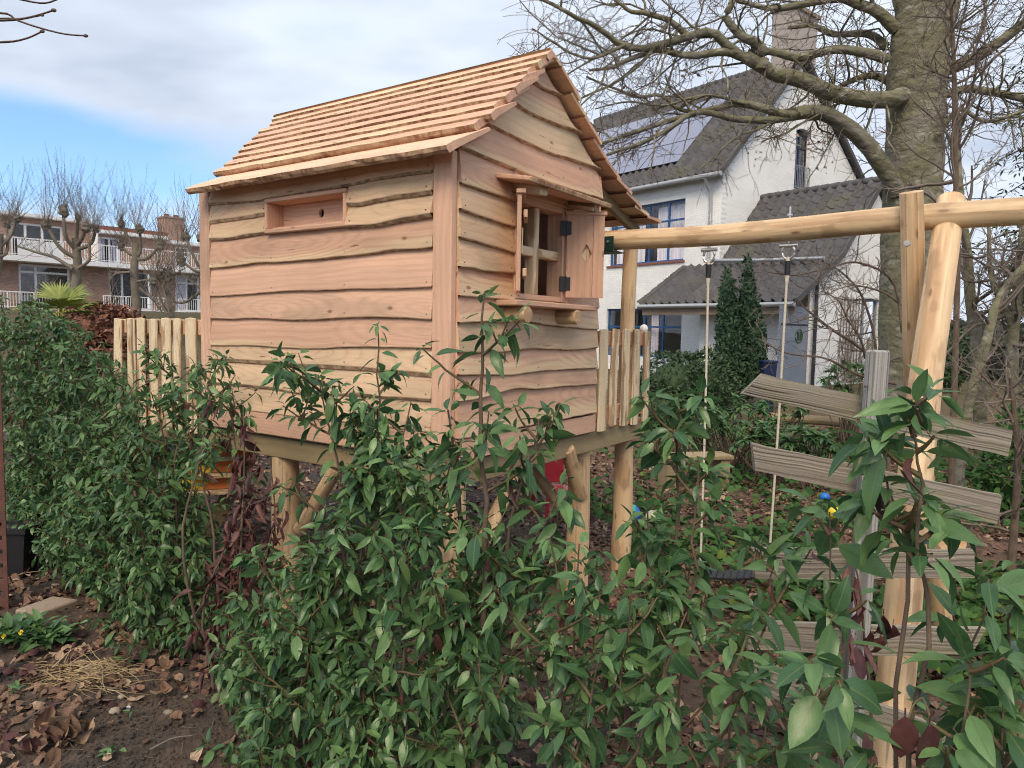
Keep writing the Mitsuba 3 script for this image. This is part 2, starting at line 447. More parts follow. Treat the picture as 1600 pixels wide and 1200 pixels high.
def curve(pts, n=12):
    """Catmull-Rom through the points, n samples"""
    p = np.asarray(pts, float)
    if len(p) == 2:
        return p[0] + (p[1] - p[0]) * np.linspace(0, 1, n)[:, None]
    e = np.vstack([2 * p[0] - p[1], p, 2 * p[-1] - p[-2]])
    s = np.linspace(0, len(p) - 1 - 1e-9, n); i = s.astype(int); t = (s - i)[:, None]
    a, b, c, d = e[i], e[i + 1], e[i + 2], e[i + 3]
    return .5 * (2 * b + (c - a) * t + (2 * a - 5 * b + 4 * c - d) * t ** 2 + (3 * b - a - 3 * c + d) * t ** 3)


def log(pts, r0, r1, sides=14, n=16, seed=0, wob=.05, bend=.0, rng=None):
    P = curve(pts, n)
    if bend:
        rng = rng or np.random.default_rng(seed)
        P = P + (meshkit.fbm(P * 2.2 + seed, 3)[:, None] - .5) * bend * rng.normal(size=3)
    return tubes(P[None], np.linspace(r0, r1, n)[None], sides, seed, wob)


def prism(poly, t, M, seed=0):
    """a shapely polygon with thickness t, laid along M's x and y, thickness along z; uv in metres"""
    m = trimesh.creation.extrude_polygon(poly, t, engine='earcut')
    v, f = np.array(m.vertices), np.array(m.faces)
    uv = np.stack([v[:, 0] + 10 * seed, v[:, 1] + 0 * v[:, 2]], 1)
    return flat(xf((v, f, uv), M))


def ball(c, r, sub=2, lump=0., seed=0, squash=(1, 1, 1)):
    s = trimesh.creation.icosphere(sub)
    v = np.array(s.vertices)
    uv = np.stack([v[:, 0] * .5 + .5, v[:, 2] * .5 + .5], 1)
    d = 1 + lump * (meshkit.fbm(v * 2.3 + seed, 3)[:, None] - .5) * 2
    return v * d * r * np.array(squash) + np.asarray(c), np.array(s.faces), uv


def place_many(tmpl, Ms, ks):
    """copies of a leaf template under 4x4 matrices, joined; the whole part of uv.x numbers the leaf"""
    v, f, uv = tmpl
    N = len(Ms)
    V = np.einsum('nij,vj->nvi', Ms[:, :3, :3], v) + Ms[:, None, :3, 3]
    F = (f[None] + (np.arange(N) * len(v))[:, None, None]).reshape(-1, 3)
    UV = np.broadcast_to(uv, (N, *uv.shape)).copy(); UV[..., 0] = UV[..., 0] * .98 + .01 + np.asarray(ks)[:, None]
    return V.reshape(-1, 3), F, UV.reshape(-1, 2)


def unit(v):
    return v / (np.linalg.norm(v, axis=-1, keepdims=True) + 1e-12)


def leafM(pos, d, nrm, size, width=1.0):
    """matrices that lay a leaf template (length along x, face along z) at pos"""
    d = unit(d); y = unit(np.cross(nrm, d)); z = np.cross(d, y)
    M = np.zeros((len(pos), 4, 4)); M[:, 3, 3] = 1
    s = np.asarray(size)[:, None]
    M[:, :3, 0], M[:, :3, 1], M[:, :3, 2], M[:, :3, 3] = d * s, y * s * width, z * s, pos
    return M


def leaf_template(curl, fold, wid=.36, wave=0., seed=0):
    r = np.random.default_rng(seed)
    vs = [0, .10, .28, .5, .72, .9, 1.0]; ws = [.0, .48, .92, 1., .72, .30, 0.]
    V, UV = [], []
    def spine(s): return np.array([s, 0, -curl * s * s * .5])
    for s, w in zip(vs, ws):
        c = spine(s)
        if w == 0: V.append(c); UV.append((.5, s)); continue
        for e in (-1, 0, 1):
            V.append(c + np.array([0, e * w * wid / 2, abs(e) * w * wid / 2 * fold + wave * abs(e) * math.sin(s * 19 + e + seed)])); UV.append((.5 + e * w * .5, s))
    F = []
    F += [(0, 2, 1), (0, 3, 2)]
    for i in range(4):
        a, b = 1 + 3 * i, 4 + 3 * i
        for e in (0, 1): F += [(a + e, a + e + 1, b + e + 1), (a + e, b + e + 1, b + e)]
    last = len(V) - 1; a = 13
    F += [(a, a + 1, last), (a + 1, a + 2, last)]
    n = len(V)                                             # the leaf stalk
    V += [np.array([-.16, -.010, .02]), np.array([-.16, .010, .02]), np.array([0, -.012, .0]), np.array([0, .012, .0])]
    UV += [(.3, -.2), (.7, -.2), (.3, -.05), (.7, -.05)]
    F += [(n, n + 2, n + 1), (n + 1, n + 2, n + 3)]
    return np.array(V), np.array(F), np.array(UV)


LEAVES = [leaf_template(c, f, .40 + .06 * ((i * 7) % 3 - 1), .012, i) for i, (c, f) in enumerate([(.55, .22), (.95, .30), (.35, .28), (1.3, .2), (.8, .4), (.65, .15)])]
WITHER = [leaf_template(c, f, w, .05, 30 + i) for i, (c, f, w) in enumerate([(1.5, 1.2, .34), (-.9, 1.0, .28), (2.0, .8, .40)])]
DEAD = [leaf_template(c, f, w, .05, 20 + i) for i, (c, f, w) in enumerate([(.9, .9, .55), (-.6, .5, .7), (1.3, .6, .5), (.3, -.7, .75)])]


def lobed(seed):
    """a fallen leaf: ragged outline, two rings, curled"""
    r = np.random.default_rng(seed); n = 11
    a = np.linspace(0, 2 * np.pi, n, endpoint=False)
    rad = .5 * (.85 + .28 * np.cos(a * (3 if seed % 2 else 1) + .4) + r.normal(size=n) * .10)
    V = [(0, 0)] + [(x * .55 * math.cos(t), x * .55 * math.sin(t) * .8) for x, t in zip(rad, a)] + [(x * math.cos(t), x * math.sin(t) * .8) for x, t in zip(rad, a)]
    V = np.array(V); c1, c2, tw = r.normal(size=3) * np.array([1.1, 1.6, .8])
    z = c1 * V[:, 0] ** 2 + c2 * V[:, 1] ** 2 + tw * V[:, 0] * V[:, 1] + r.normal(size=len(V)) * .03
    F = []
    for i in range(n):
        b = (i + 1) % n
        F += [(0, 1 + i, 1 + b), (1 + i, 1 + n + i, 1 + n + b), (1 + i, 1 + n + b, 1 + b)]
    return np.column_stack([V, z]), np.array(F), V * .9 + .5


LITTER = [lobed(s) for s in range(9)]


def smooth01(a, b, x):
    t = np.clip((np.asarray(x, float) - a) / (b - a), 0, 1)
    return t * t * (3 - 2 * t)


def ground_z(x, y):
    x, y = np.asarray(x, float), np.asarray(y, float)
    z = .45 * smooth01(9, 20, y) + 1.95 * smooth01(20, 35, y) * smooth01(-5, -12, x) - 5.0 * smooth01(24, 70, y) * smooth01(2, 12, x)
    p = np.stack([x * .9, y * .9, 0 * x], -1)
    z = z + (meshkit.fbm(p, 3) - .5) * .10 + (meshkit.fbm(p * 6, 3, 5) - .5) * .035
    return z


def gpt(px_, py_):
    d = ray(px_, py_); p = EYE + d * (CAM_H / -d[2])
    for _ in range(4): p = EYE + d * ((CAM_H - float(ground_z(np.array([p[0]]), np.array([p[1]]))[0])) / -d[2])
    return p


def G(x, y):
    return float(ground_z(np.array([x]), np.array([y]))[0])

# ------------------------------------------------------------------ ground
def build_ground():
    xs = np.concatenate([-np.geomspace(400, 9, 26), np.linspace(-8.6, 8.6, 190), np.geomspace(9, 400, 26)])
    ys = np.concatenate([-np.geomspace(200, 2, 14), np.linspace(-1.5, 12, 170), np.geomspace(12.3, 900, 50)])
    X, Y = np.meshgrid(xs, ys, indexing='ij')
    Z = ground_z(X, Y)
    near = (X > -8.6) & (X < 8.6) & (Y > -1.5) & (Y < 12)
    Z = Z + near * (meshkit.fbm(np.stack([X * 14, Y * 14, 0 * X], -1), 3, 7) - .5) * .030
    V = np.stack([X, Y, Z], -1).reshape(-1, 3)
    nx, ny = X.shape
    i, j = np.meshgrid(np.arange(nx - 1), np.arange(ny - 1), indexing='ij')
    a = i * ny + j
    q = np.stack([a, a + ny, a + ny + 1, a + 1], -1).reshape(-1, 4)
    F = np.vstack([q[:, [0, 1, 2]], q[:, [0, 2, 3]]])
    k = put(None, 'ground', (V, F, V[:, :2]), 'soil')
    tag(k, 'dark garden soil with fallen leaves under and around the hedge', 'ground', kind='structure')


build_ground()

# ------------------------------------------------------------------ the playhouse: local x back-left along the window wall, y along the gable wall
YAW = .598835
HC = np.array([-.27745, 3.3, 0])
HX, HY = np.array([math.cos(YAW), -math.sin(YAW), 0]), np.array([math.sin(YAW), math.cos(YAW), 0])
HM = mat4((HX, HY, np.array([0, 0, 1.])), HC)
EX = np.array([0, 0, 1.])


def hw(x, y, z):
    return HC + HX * x + HY * y + EX * z


PH = num('playhouse')
tag(PH, 'new wooden playhouse on log stilts with waney edge boards and plank roof', 'playhouse')
_bs = [0]


def seed():
    _bs[0] += 1
    return _bs[0]


def waney(plane, x0, x1, bottom, top, bark=.012, thick=.021, tilt=.020, rng=None, name='wall_board', slope=None, wig=.004, wood='larch'):
    """one lapped board. plane(s, out, z) -> world; bottom: list of (s, z) along the waney lower edge; top: a height or a function of s"""
    sd = seed(); n = 30
    s = np.linspace(x0, x1, n)
    b = np.array(sorted(bottom)); zb = np.interp(s, b[:, 0], b[:, 1])
    zb = np.convolve(np.pad(zb, 2, mode='edge'), [.1, .25, .3, .25, .1], 'valid')
    zb = zb + (meshkit.fbm(np.stack([s * 9, s * 0 + sd * 3.3, s * 0], -1), 3) - .5) * wig * 2
    zt = np.array([top(q) if callable(top) else top for q in s])
    h = np.maximum(zt - zb, .01)
    bk = bark * (.6 + .8 * meshkit.fbm(np.stack([s * 5, s * 0 + sd, s * 0], -1), 2))
    rows = [(zb + h * 1.0, .002 + 0 * s), (zb + h * .55, .002 + tilt * .45 + 0 * s), (zb + bk + .004, .002 + tilt + 0 * s), (zb + bk, tilt + 0 * s)]
    V = np.vstack([np.array([plane(q, o_, z_) for q, o_, z_ in zip(s, o + thick * (0 if k == 0 else 1) * .5, z)]) for k, (z, o) in enumerate(rows)])
    UV = np.vstack([np.stack([s - x0 + 10 * sd, z - zb], 1) for z, o in rows])
    def grid(k, off=0):
        i = np.arange(n - 1); a = off + k * n + i
        return np.vstack([np.stack([a, a + n, a + n + 1], 1), np.stack([a, a + n + 1, a + 1], 1)])
    F = np.vstack([grid(k) for k in range(3)])
    # ends
    E, EF, EU = [], [], []
    for e in (0, n - 1):
        base = len(E)
        for z, o in rows[:3]:
            E += [plane(s[e], o[e] + thick * .5, z[e]), plane(s[e], 0, z[e])]
            EU += [(10 * sd + .01, z[e] - zb[e] + .2), (10 * sd + .02, z[e] - zb[e] + .22)]
        for k in range(2):
            a = base + 2 * k
            EF += [(a, a + 1, a + 3), (a, a + 3, a + 2)]
    V = np.vstack([V, E]); UV = np.vstack([UV, EU]); F = np.vstack([F, np.array(EF) + 4 * n])
    key = put(PH, name, flat((V, F, UV)), wood, smooth=False)
    nz_ = [(sx, o_) for sx in (x0 + .03, x1 - .03, *np.linspace(x0, x1, max(2, int((x1 - x0) / .55) + 1))[1:-1]) for o_ in (.022,)]
    nm = []
    for sx, o_ in nz_:
        z_ = float(np.interp(sx, s, zb)) + bk.mean() + o_; c_ = plane(sx, .002 + tilt + thick * .5 - .0004 - (o_ - .004) * .12, z_); ax = unit(plane(sx, 1., z_) - plane(sx, 0, z_))
        nm.append(tubes(np.array([[c_ - ax * .002, c_ + ax * .0012]]), np.full((1, 2), .0040), 6))
    if len(nm) > 0: put(key, 'nail_heads', join(nm), 'nail', kind='stuff', smooth=False)
    # live edge below: slants back under the board
    lo = [np.array([plane(q, o_, z_) for q, o_, z_ in zip(s, rows[3][1] + thick * .5, zb + bk)]),
          np.array([plane(q, o_, z_) for q, o_, z_ in zip(s, rows[3][1] * .75 + thick * .35, zb + bk * .35)]),
          np.array([plane(q, 0.004, z_) for q, z_ in zip(s, zb - .001)])]
    V2 = np.vstack(lo); U2 = np.vstack([np.stack([s + 10 * sd, 0 * s + w], 1) for w in (0, .008, .03)])
    F2 = np.vstack([grid(k) for k in range(2)])
    put(key, 'bark_edge', flat((V2, F2, U2)), 'bark_brown', smooth=False)
    return key


def pl_left(s, o, z): return hw(s, -o, z)
def pl_gable(s, o, z): return hw(o, s, z)


# waney boards of the long wall: lower edges (x, z) measured along the wall, from the eave down
LB = dict(
    T1=[(-1.878, 2.466), (-1.592, 2.448), (-1.319, 2.445), (-.965, 2.451), (-.671, 2.46), (-.402, 2.472), (-.111, 2.468)],
    A=[(-1.891, 2.087), (-1.664, 2.091), (-1.395, 2.105), (-1.174, 2.099), (-.967, 2.103), (-.61, 2.111), (-.378, 2.124), (-.11, 2.125)],
    B=[(-1.869, 1.921), (-1.506, 1.931), (-1.133, 1.943), (-.796, 1.941), (-.573, 1.946), (-.32, 1.942), (-.107, 1.944)],
    C=[(-1.893, 1.786), (-1.669, 1.784), (-1.43, 1.791), (-.954, 1.779), (-.796, 1.793), (-.609, 1.802), (-.375, 1.801), (-.105, 1.789)],
    D=[(-1.902, 1.620), (-1.672, 1.628), (-1.401, 1.633), (-.968, 1.629), (-.608, 1.651), (-.374, 1.656), (-.109, 1.659)],
    E=[(-1.88, 1.522), (-1.511, 1.532), (-1.079, 1.524), (-.548, 1.53), (-.101, 1.515)],
    F=[(-1.915, 1.388), (-1.76, 1.392), (-1.283, 1.394), (-.969, 1.376), (-.783, 1.396), (-.487, 1.402), (-.1, 1.407)],
    G=[(-1.901, 1.257), (-1.484, 1.251), (-.758, 1.254), (-.098, 1.256)])
XL, XR = -1.865, -.106
tops = dict(T1=2.60, A=2.30, B=2.15, C=1.99, D=1.84, E=1.70, F=1.57, G=1.44)
barks = dict(T1=.013, A=.006, B=.004, C=.006, D=.006, E=.026, F=.015, G=.010)
for k, b in LB.items():
    waney(pl_left, XL, XR, b, tops[k], bark=barks[k], wood='larch_pale' if k in 'T1EFG' else 'larch')
waney(pl_left, XL, -1.313, [(-1.881, 2.350), (-1.678, 2.353), (-1.312, 2.362)], 2.50, bark=.018, wood='larch_pale')
waney(pl_left, XL, -1.313, [(-1.883, 2.252), (-1.595, 2.251), (-1.313, 2.265)], 2.40, bark=.018, wood='larch_pale')
waney(pl_left, -.672, XR, [(-.671, 2.359), (-.582, 2.347), (-.496, 2.357), (-.343, 2.366), (-.11, 2.366)], 2.50, bark=.020, tilt=.03, wood='larch_pale')
waney(pl_left, -.672, XR, [(-.664, 2.252), (-.424, 2.243), (-.284, 2.257), (-.108, 2.265)], 2.41, bark=.018, tilt=.034, wood='larch_pale')
# gable wall boards, cut to the roof slope
def roof_right(y):
    return np.interp(y, [.70, .99, 1.27, 1.446, 1.887, 2.16], [3.21, 3.008, 2.825, 2.71, 2.54, 2.504])
def roof_left(y):
    return np.interp(y, [-.135, .103, .70], [2.53, 2.69, 3.21])
def under_roof(y):
    return min(roof_left(y), roof_right(y)) - .035


def y_at(z, left=True):
    ys = np.linspace(-.1, .7, 400) if left else np.linspace(.7, 2.1, 400)
    zs = np.array([under_roof(q) for q in ys])
    return float(np.interp(z, zs if left else zs[::-1], ys if left else ys[::-1]))


GB = dict(g0=([(.57, 3.040), (.697, 3.024), (.88, 3.036)], 3.2), g1=([(.40, 2.884), (.504, 2.869), (.624, 2.866), (.851, 2.873), (1.05, 2.887)], 3.06),
          g2=([(.20, 2.727), (.452, 2.714), (.791, 2.704), (1.25, 2.732)], 2.91), g3=([(.006, 2.576), (.213, 2.563), (.486, 2.553), (.797, 2.549), (1.117, 2.555), (1.398, 2.563)], 2.76))
for k, (b, top) in GB.items():
    zb = b[0][1]
    y0, y1 = max(y_at(zb + .004), .012), min(y_at(zb + .004, False), 1.40)
    waney(pl_gable, y0, y1, b, (lambda tp: (lambda q: min(tp, under_roof(q))))(top), bark=.008)
WY0, WY1, WZ0, WZ1 = .50, .93, 1.945, 2.41      # the window opening
for b, top in (([(.01, 2.412), (.202, 2.408), (.419, 2.402)], 2.59), ([(.012, 2.294), (.205, 2.280), (.423, 2.270)], 2.44),
               ([(.015, 2.169), (.208, 2.157), (.427, 2.141)], 2.32), ([(.018, 2.031), (.109, 2.037), (.188, 2.030), (.306, 2.034), (.431, 2.040)], 2.19)):
    waney(pl_gable, .012, WY0 - .045, b, top, bark=.006, wood='larch_pale' if 2.2 < top < 2.5 else 'larch')
for b, top in (([(.95, 2.41), (1.39, 2.405)], 2.59), ([(.95, 2.285), (1.39, 2.28)], 2.44), ([(.95, 2.15), (1.39, 2.155)], 2.31), ([(.948, 2.030), (1.365, 2.032)], 2.19)):
    waney(pl_gable, WY1 + .045, 1.392, b, top, bark=.006)
waney(pl_gable, WY0 - .045, WY1 + .045, [(.46, 2.44), (.97, 2.44)], 2.59, bark=.004)
for b, top in (([(.012, 1.90), (.6, 1.905), (1.39, 1.898)], 2.05), ([(.023, 1.777), (.194, 1.787), (.438, 1.806), (.9, 1.775), (1.37, 1.765)], 1.94), ([(.02, 1.640), (.344, 1.637), (.60, 1.655), (.87, 1.650), (1.1, 1.640), (1.366, 1.649)], 1.80),
               ([(.02, 1.535), (.5, 1.52), (.9, 1.532), (1.37, 1.525)], 1.67), ([(.02, 1.41), (.25, 1.42), (.493, 1.452), (.7, 1.430), (.879, 1.433), (1.379, 1.425)], 1.57), ([(.02, 1.235), (.7, 1.24), (1.389, 1.246)], 1.47)):
    if top < 2:
        waney(pl_gable, .012, 1.392, b, top, bark=.006)
    else:                                                  # beside and under the window
        waney(pl_gable, .012, WY0 - .042, b, top, bark=.006)
        waney(pl_gable, WY0 - .041, WY1 + .045, b, WZ0 - .032, bark=.006)
        waney(pl_gable, WY1 + .046, 1.392, b, top, bark=.006)

# plain parts: posts, base boards, hidden walls, floor, platform
hb = lambda lo, hi, s=None, b=.004, v0=.3: bar(np.array(lo, float), np.array(hi, float), HM, b, seed() if s is None else s, v0)
put(PH, 'corner_post', hb((-.104, -.030, 1.16), (.008, 0.010, 2.56)), 'larch_heart', smooth=False)
put(PH, 'corner_post', hb((-1.965, -.030, 1.16), (-1.868, .06, 2.56)), 'larch_heart', smooth=False)
put(PH, 'corner_post', hb((-.06, 1.38, 1.16), (.012, 1.405, 2.54)), 'larch_heart', smooth=False)
put(PH, 'base_board', hb((-1.866, -.026, 1.135), (-.106, .0, 1.262)), 'larch_heart', smooth=False)
put(PH, 'base_board', hb((0.0, .012, 1.13), (.022, 1.40, 1.236)), 'larch_heart', smooth=False)
put(PH, 'back_wall', join([hb((-1.95, 1.37, 1.16), (-.06, 1.39, 2.50)), hb((-1.95, .06, 1.16), (-1.93, 1.37, 2.52))]), 'larch', smooth=False)
put(PH, 'inner_frame', join([hb((-.09, .015, 1.17), (-.04, .065, 2.52)), hb((-.05, WY0 - .05, 1.17), (-.004, WY0 - .006, 2.55)), hb((-.05, WY1 + .006, 1.17), (-.004, WY1 + .05, 2.55)),
                             hb((-1.86, .012, 2.46), (-.1, .05, 2.52)), hb((-.05, .06, 2.46), (-.004, WY0 - .05, 2.52)), hb((-.05, WY1 + .05, 2.46), (-.004, 1.36, 2.52))]), 'larch', smooth=False)
put(PH, 'floor', hb((-1.93, .02, 1.12), (-.01, 1.37, 1.15)), 'larch', smooth=False)

# window in the gable: jambs, cross bars, sill, logs, canopy, shutters
put(PH, 'window_frame', join([hb((-.075, WY0 - .040, WZ0 - .03), (.030, WY0, WZ1 + .03)), hb((-.075, WY1, WZ0 - .03), (.030, WY1 + .045, WZ1 + .03)),
                              hb((-.075, WY0 + .001, WZ0 - .03), (.028, WY1 - .001, WZ0)), hb((-.075, WY0 + .001, WZ1), (.028, WY1 - .001, WZ1 + .05))]), 'larch_heart', smooth=False)
put(PH, 'window_bar', hb((-.058, .672, WZ0 + .001), (.004, .722, WZ1 - .001)), 'picketwood', smooth=False)
put(PH, 'window_bar', hb((-.050, WY0 + .001, 2.150), (.001, .671, 2.198)), 'picketwood', smooth=False)
put(PH, 'window_bar', hb((-.050, .723, 2.150), (.001, WY1 - .001, 2.198)), 'picketwood', smooth=False)
put(PH, 'window_sill', hb((.0, .30, 1.875), (.150, 1.13, 1.902), v0=.5), 'larch_heart', smooth=False)
for y in (.395, .905):
    put(PH, 'sill_log', log([hw(-.02, y, 1.832), hw(.155, y, 1.832)], .040, .040, 18, 4, seed(), .02), 'postwood')
# canopy: one board sloping out over two blocks
CM = HM @ mat4((np.array([.985, 0, -.17]), np.array([0, 1., 0]), np.array([.17, 0, .985])), np.array([.018, 0, 2.492]))
put(PH, 'canopy_board', bar((0, .285, 0), (.205, 1.125, .022), CM, .004, seed(), .3), 'larch_heart', smooth=False)
put(PH, 'canopy_edge', bar((.203, .287, -.004), (.216, 1.12, .020), CM, .003, seed(), .1), 'shingle_edge', smooth=False)
for y in (.43, .985):
    put(PH, 'canopy_block', bar((0, y, -.040), (.175, y + .075, -.001), CM, .003, seed(), .02), 'picketwood', smooth=False)


def shutter(hy, ang, mirror, leaf_name):
    """a shutter leaf of two boards with a lozenge, swung out round its hinge at (0.035, hy)"""
    c, s_ = math.cos(ang), math.sin(ang)
    M = HM @ mat4((np.array([c, s_, 0]), np.array([-s_, c, 0]), EX), np.array([.038, hy, 1.945]))
    W, Hh = .215, .46
    key = f'{PH}__{leaf_name}'
    loz = Polygon([(.116, .195), (.116 + .031, .248), (.116, .301), (.116 - .031, .248)])
    N = M @ mat4((np.array([1., 0, 0]), EX, np.array([0, -1., 0])), np.array([0, .010, 0]))
    ms = []
    for x0, x1 in ((.004, .151), (.153, W)):
        q = Polygon([(x0, 0), (x1, 0), (x1, Hh), (x0, Hh)]).difference(loz)
        for g in getattr(q, 'geoms', [q]): ms.append(prism(g, .020, N, seed()))
    m = join(ms); m[2][:, 0], m[2][:, 1] = m[2][:, 1].copy() + 10 * (seed()), m[2][:, 0].copy() % 10 + .2
    k = put(PH, leaf_name, m, 'larch_heart', smooth=False)
    put(k, 'lozenge_back', bar((.078, .0125, .185), (.150, .0195, .310), M, .002, seed(), .02), 'picketwood', smooth=False)
    put(k, 'cap', bar((-.004, -.016, Hh + .001), (W + .012, .030, Hh + .022), M, .003, seed()), 'larch_heart', smooth=False)
    put(k, 'batten', bar((.02, .0205, .07), (W - .02, .040, .11), M, .003, seed()), 'larch_heart', smooth=False)
    put(k, 'batten', bar((.02, .0205, .35), (W - .02, .040, .39), M, .003, seed()), 'larch_heart', smooth=False)
    return k, M


k, M = shutter(WY1 + .020, math.atan2(.564, .826) + .02, False, 'shutter')
for z in (.035, .345):
    put(k, 'hinge', join([bar((-.035, -.018, z), (-.001, -.0125, z + .082), M, .001), bar((.004, -.0160, z + .004), (.028, -.0105, z + .078), M, .001),
                          tubes(np.array([[(M @ np.array([.001, -.015, z, 1]))[:3], (M @ np.array([.001, -.015, z + .082, 1]))[:3]]]), np.full((1, 2), .005), 8)]), 'blackrubber', smooth=False)
shutter(WY0 - .022, math.atan2(-.826, .563) - .015, True, 'shutter')

# long-wall window: a recess with an inner board and a round hole
put(PH, 'recess_frame', join([hb((-1.318, -.046, 2.262), (-.670, .09, 2.286)), hb((-1.318, -.046, 2.430), (-.670, .09, 2.452)), hb((-1.318, -.044, 2.2865), (-1.296, .09, 2.4295)), hb((-.692, -.044, 2.2865), (-.670, .09, 2.4295))]), 'larch_heart', smooth=False)
disk = Polygon([(.317 + .020 * math.cos(a), .078 + .024 * math.sin(a)) for a in np.linspace(0, 2 * np.pi, 20)[:-1]])
N = HM @ mat4((np.array([1., 0, 0]), EX, np.array([0, -1., 0])), np.array([-1.294, .085, 2.288]))
m = prism(Polygon([(0, 0), (.60, 0), (.60, .140), (0, .140)]).difference(disk), .018, N, seed()); m[2][:, 1] += .2
put(PH, 'recess_board', m, 'larch_heart', smooth=False)
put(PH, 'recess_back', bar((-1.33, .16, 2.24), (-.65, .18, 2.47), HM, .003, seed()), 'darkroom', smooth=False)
m = bar((-1.29, .030, 2.2865), (-1.06, .060, 2.375), HM, .003, seed(), .02)

# roof: lapped planks with rough edges, two slopes
def roof_planks(prof, n_list, name, x_left, x_right, thick, lift, under):
    P = np.array(prof); d = np.r_[0, np.cumsum(np.linalg.norm(np.diff(P, axis=0), axis=1))]
    pos = lambda s: np.array([np.interp(s, d, P[:, 0]), np.interp(s, d, P[:, 1])])
    for k, (s0, s1) in enumerate(n_list):
        a, b = pos(s0), pos(s1)
        t = (b - a) / np.linalg.norm(b - a); nrm = np.array([-t[1], t[0]])
        if nrm[1] < 0: nrm = -nrm
        rs = np.random.default_rng(100 + k + (50 if under else 0))
        xl = x_left(s0) + rs.normal() * .022; xr = x_right + rs.normal() * .010
        n = 34; x = np.linspace(xl, xr, n); sd = seed()
        e = (meshkit.fbm(np.stack([x * 7, x * 0 + sd * 1.7, 0 * x], -1), 3) - .5) * .030
        e2 = (meshkit.fbm(np.stack([x * 31, x * 0 + sd, 0 * x], -1), 2) - .5) * .016
        def row(s_along, off, ex=0):
            return np.array([hw(xx, *(a + t * (s_along + q) + nrm * off)) for xx, q in zip(x, np.broadcast_to(ex, n))])
        L = np.linalg.norm(b - a) + .02
        rows = [row(L, .004), row(.05, lift + thick - .002), row(.0, lift + thick, e), row(-.004, lift + thick * .5, e + e2), row(.003, lift, e), row(.05, lift - .002), row(L, -.012)]
        uvs = [L, .05, 0, 0, 0, .05, L]
        V = np.vstack(rows); UV = np.vstack([np.stack([x - xl + 10 * sd, 0 * x + q], 1) for q in uvs])
        def grid(ks):
            out = []
            for kk in ks:
                i = np.arange(n - 1); q = kk * n + i
                out += [np.stack([q, q + n, q + n + 1], 1), np.stack([q, q + n + 1, q + 1], 1)]
            return np.vstack(out)
        ends = []
        for e_ in (0, n - 1):
            i0 = [r * n + e_ for r in range(7)]
            ends += [(i0[0], i0[1], i0[5]), (i0[0], i0[5], i0[6]), (i0[1], i0[2], i0[4]), (i0[1], i0[4], i0[5]), (i0[2], i0[3], i0[4])]
        key = put(PH, name, flat((V, np.vstack([grid([0, 1, 4, 5]), np.array(ends)]), UV + np.array([0, .035]))), 'larch', smooth=False)
        U2 = UV.copy(); U2[:, 1] = np.repeat([0, 0, 0, .02, .04, 0, 0], n)
        put(key, 'waney_edge', flat((V, grid([2, 3]), U2)), 'shingle_edge', smooth=False)


e0 = math.hypot(.238, .16); up = math.hypot(.597, .52)
st = [(0, e0 + .03)] + [(e0 - .02 + i * up / 8.6, e0 + .03 + (i + 1) * up / 8.6 + .06) for i in range(8)] + [(e0 - .02 + 8 * up / 8.6, e0 + up + .012)]
roof_planks([(-.135, 2.495), (.103, 2.652), (.70, 3.168)], st, 'roof_plank', lambda s: -1.86 - .30 * s / (e0 + up), .085, .036, .018, False)
RP = [(2.16, 2.504), (1.887, 2.54), (1.446, 2.71), (1.27, 2.825), (.99, 3.008), (.70, 3.21)]
dl = np.r_[0, np.cumsum([math.hypot(RP[i + 1][0] - RP[i][0], RP[i + 1][1] - RP[i][1]) for i in range(5)])]
nR = 10; step = dl[-1] / nR
roof_planks(RP, [(i * step, (i + 1) * step + (.05 if i < nR - 1 else .0)) for i in range(nR)], 'roof_plank', lambda s: -1.9 - .30 * s / dl[-1], .085, .022, .012, True)
put(PH, 'ridge_beam', bar((-1.95, .675, 3.05), (.02, .725, 3.145), HM, .004, seed()), 'larch', smooth=False)
put(PH, 'rafter', stick(hw(-.05, .72, 3.13), hw(-.05, 1.46, 2.655), .04, .07, seed()), 'larch', smooth=False)
put(PH, 'rafter', stick(hw(-.06, 1.46, 2.648), hw(-.06, 2.10, 2.46), .04, .07, seed()), 'treated', smooth=False)
put(PH, 'rafter', stick(hw(-1.85, 1.42, 2.66), hw(-1.85, 2.10, 2.46), .04, .07, seed()), 'treated', smooth=False)
put(PH, 'wall_plate', bar((-1.9, 1.33, 2.50), (-.02, 1.37, 2.58), HM, .004, seed()), 'larch', smooth=False)

# platform: beams, deck boards, stilts and braces
put(PH, 'platform_beam', hb((-.055, -.02, 1.0), (-.008, 2.22, 1.118)), 'treated', smooth=False)
put(PH, 'platform_beam', hb((-3.05, .02, 1.0), (-.058, .065, 1.115)), 'treated', smooth=False)
put(PH, 'platform_beam', hb((-3.05, 1.35, 1.0), (-.058, 1.40, 1.115)), 'treated', smooth=False)
put(PH, 'platform_beam', hb((-1.94, 2.16, 1.0), (-.058, 2.21, 1.115)), 'treated', smooth=False)
for i in range(6):
    put(PH, 'deck_board', hb((-1.93, 1.405 + i * .135, 1.12), (-.02, 1.53 + i * .135, 1.145)), 'larch', smooth=False)
for i in range(8):
    put(PH, 'deck_board', hb((-3.05 + i * .138, .07, 1.12), (-2.925 + i * .138, 1.40, 1.145)), 'larch', smooth=False)
for x, y, r in ((-.075, .085, .078), (-1.33, .10, .080), (-.10, 1.42, .072), (-1.85, 1.35, .075), (-2.95, .10, .07), (-2.95, 1.3, .07), (-.12, 2.12, .07)):
    gz = G(*hw(x, y, 0)[:2])
    put(PH, 'stilt', log([hw(x, y, gz - .15), hw(x + .012, y - .01, .55), hw(x, y, 1.0)], r * 1.06, r * .96, 16, 14, seed(), .05), 'postwood')
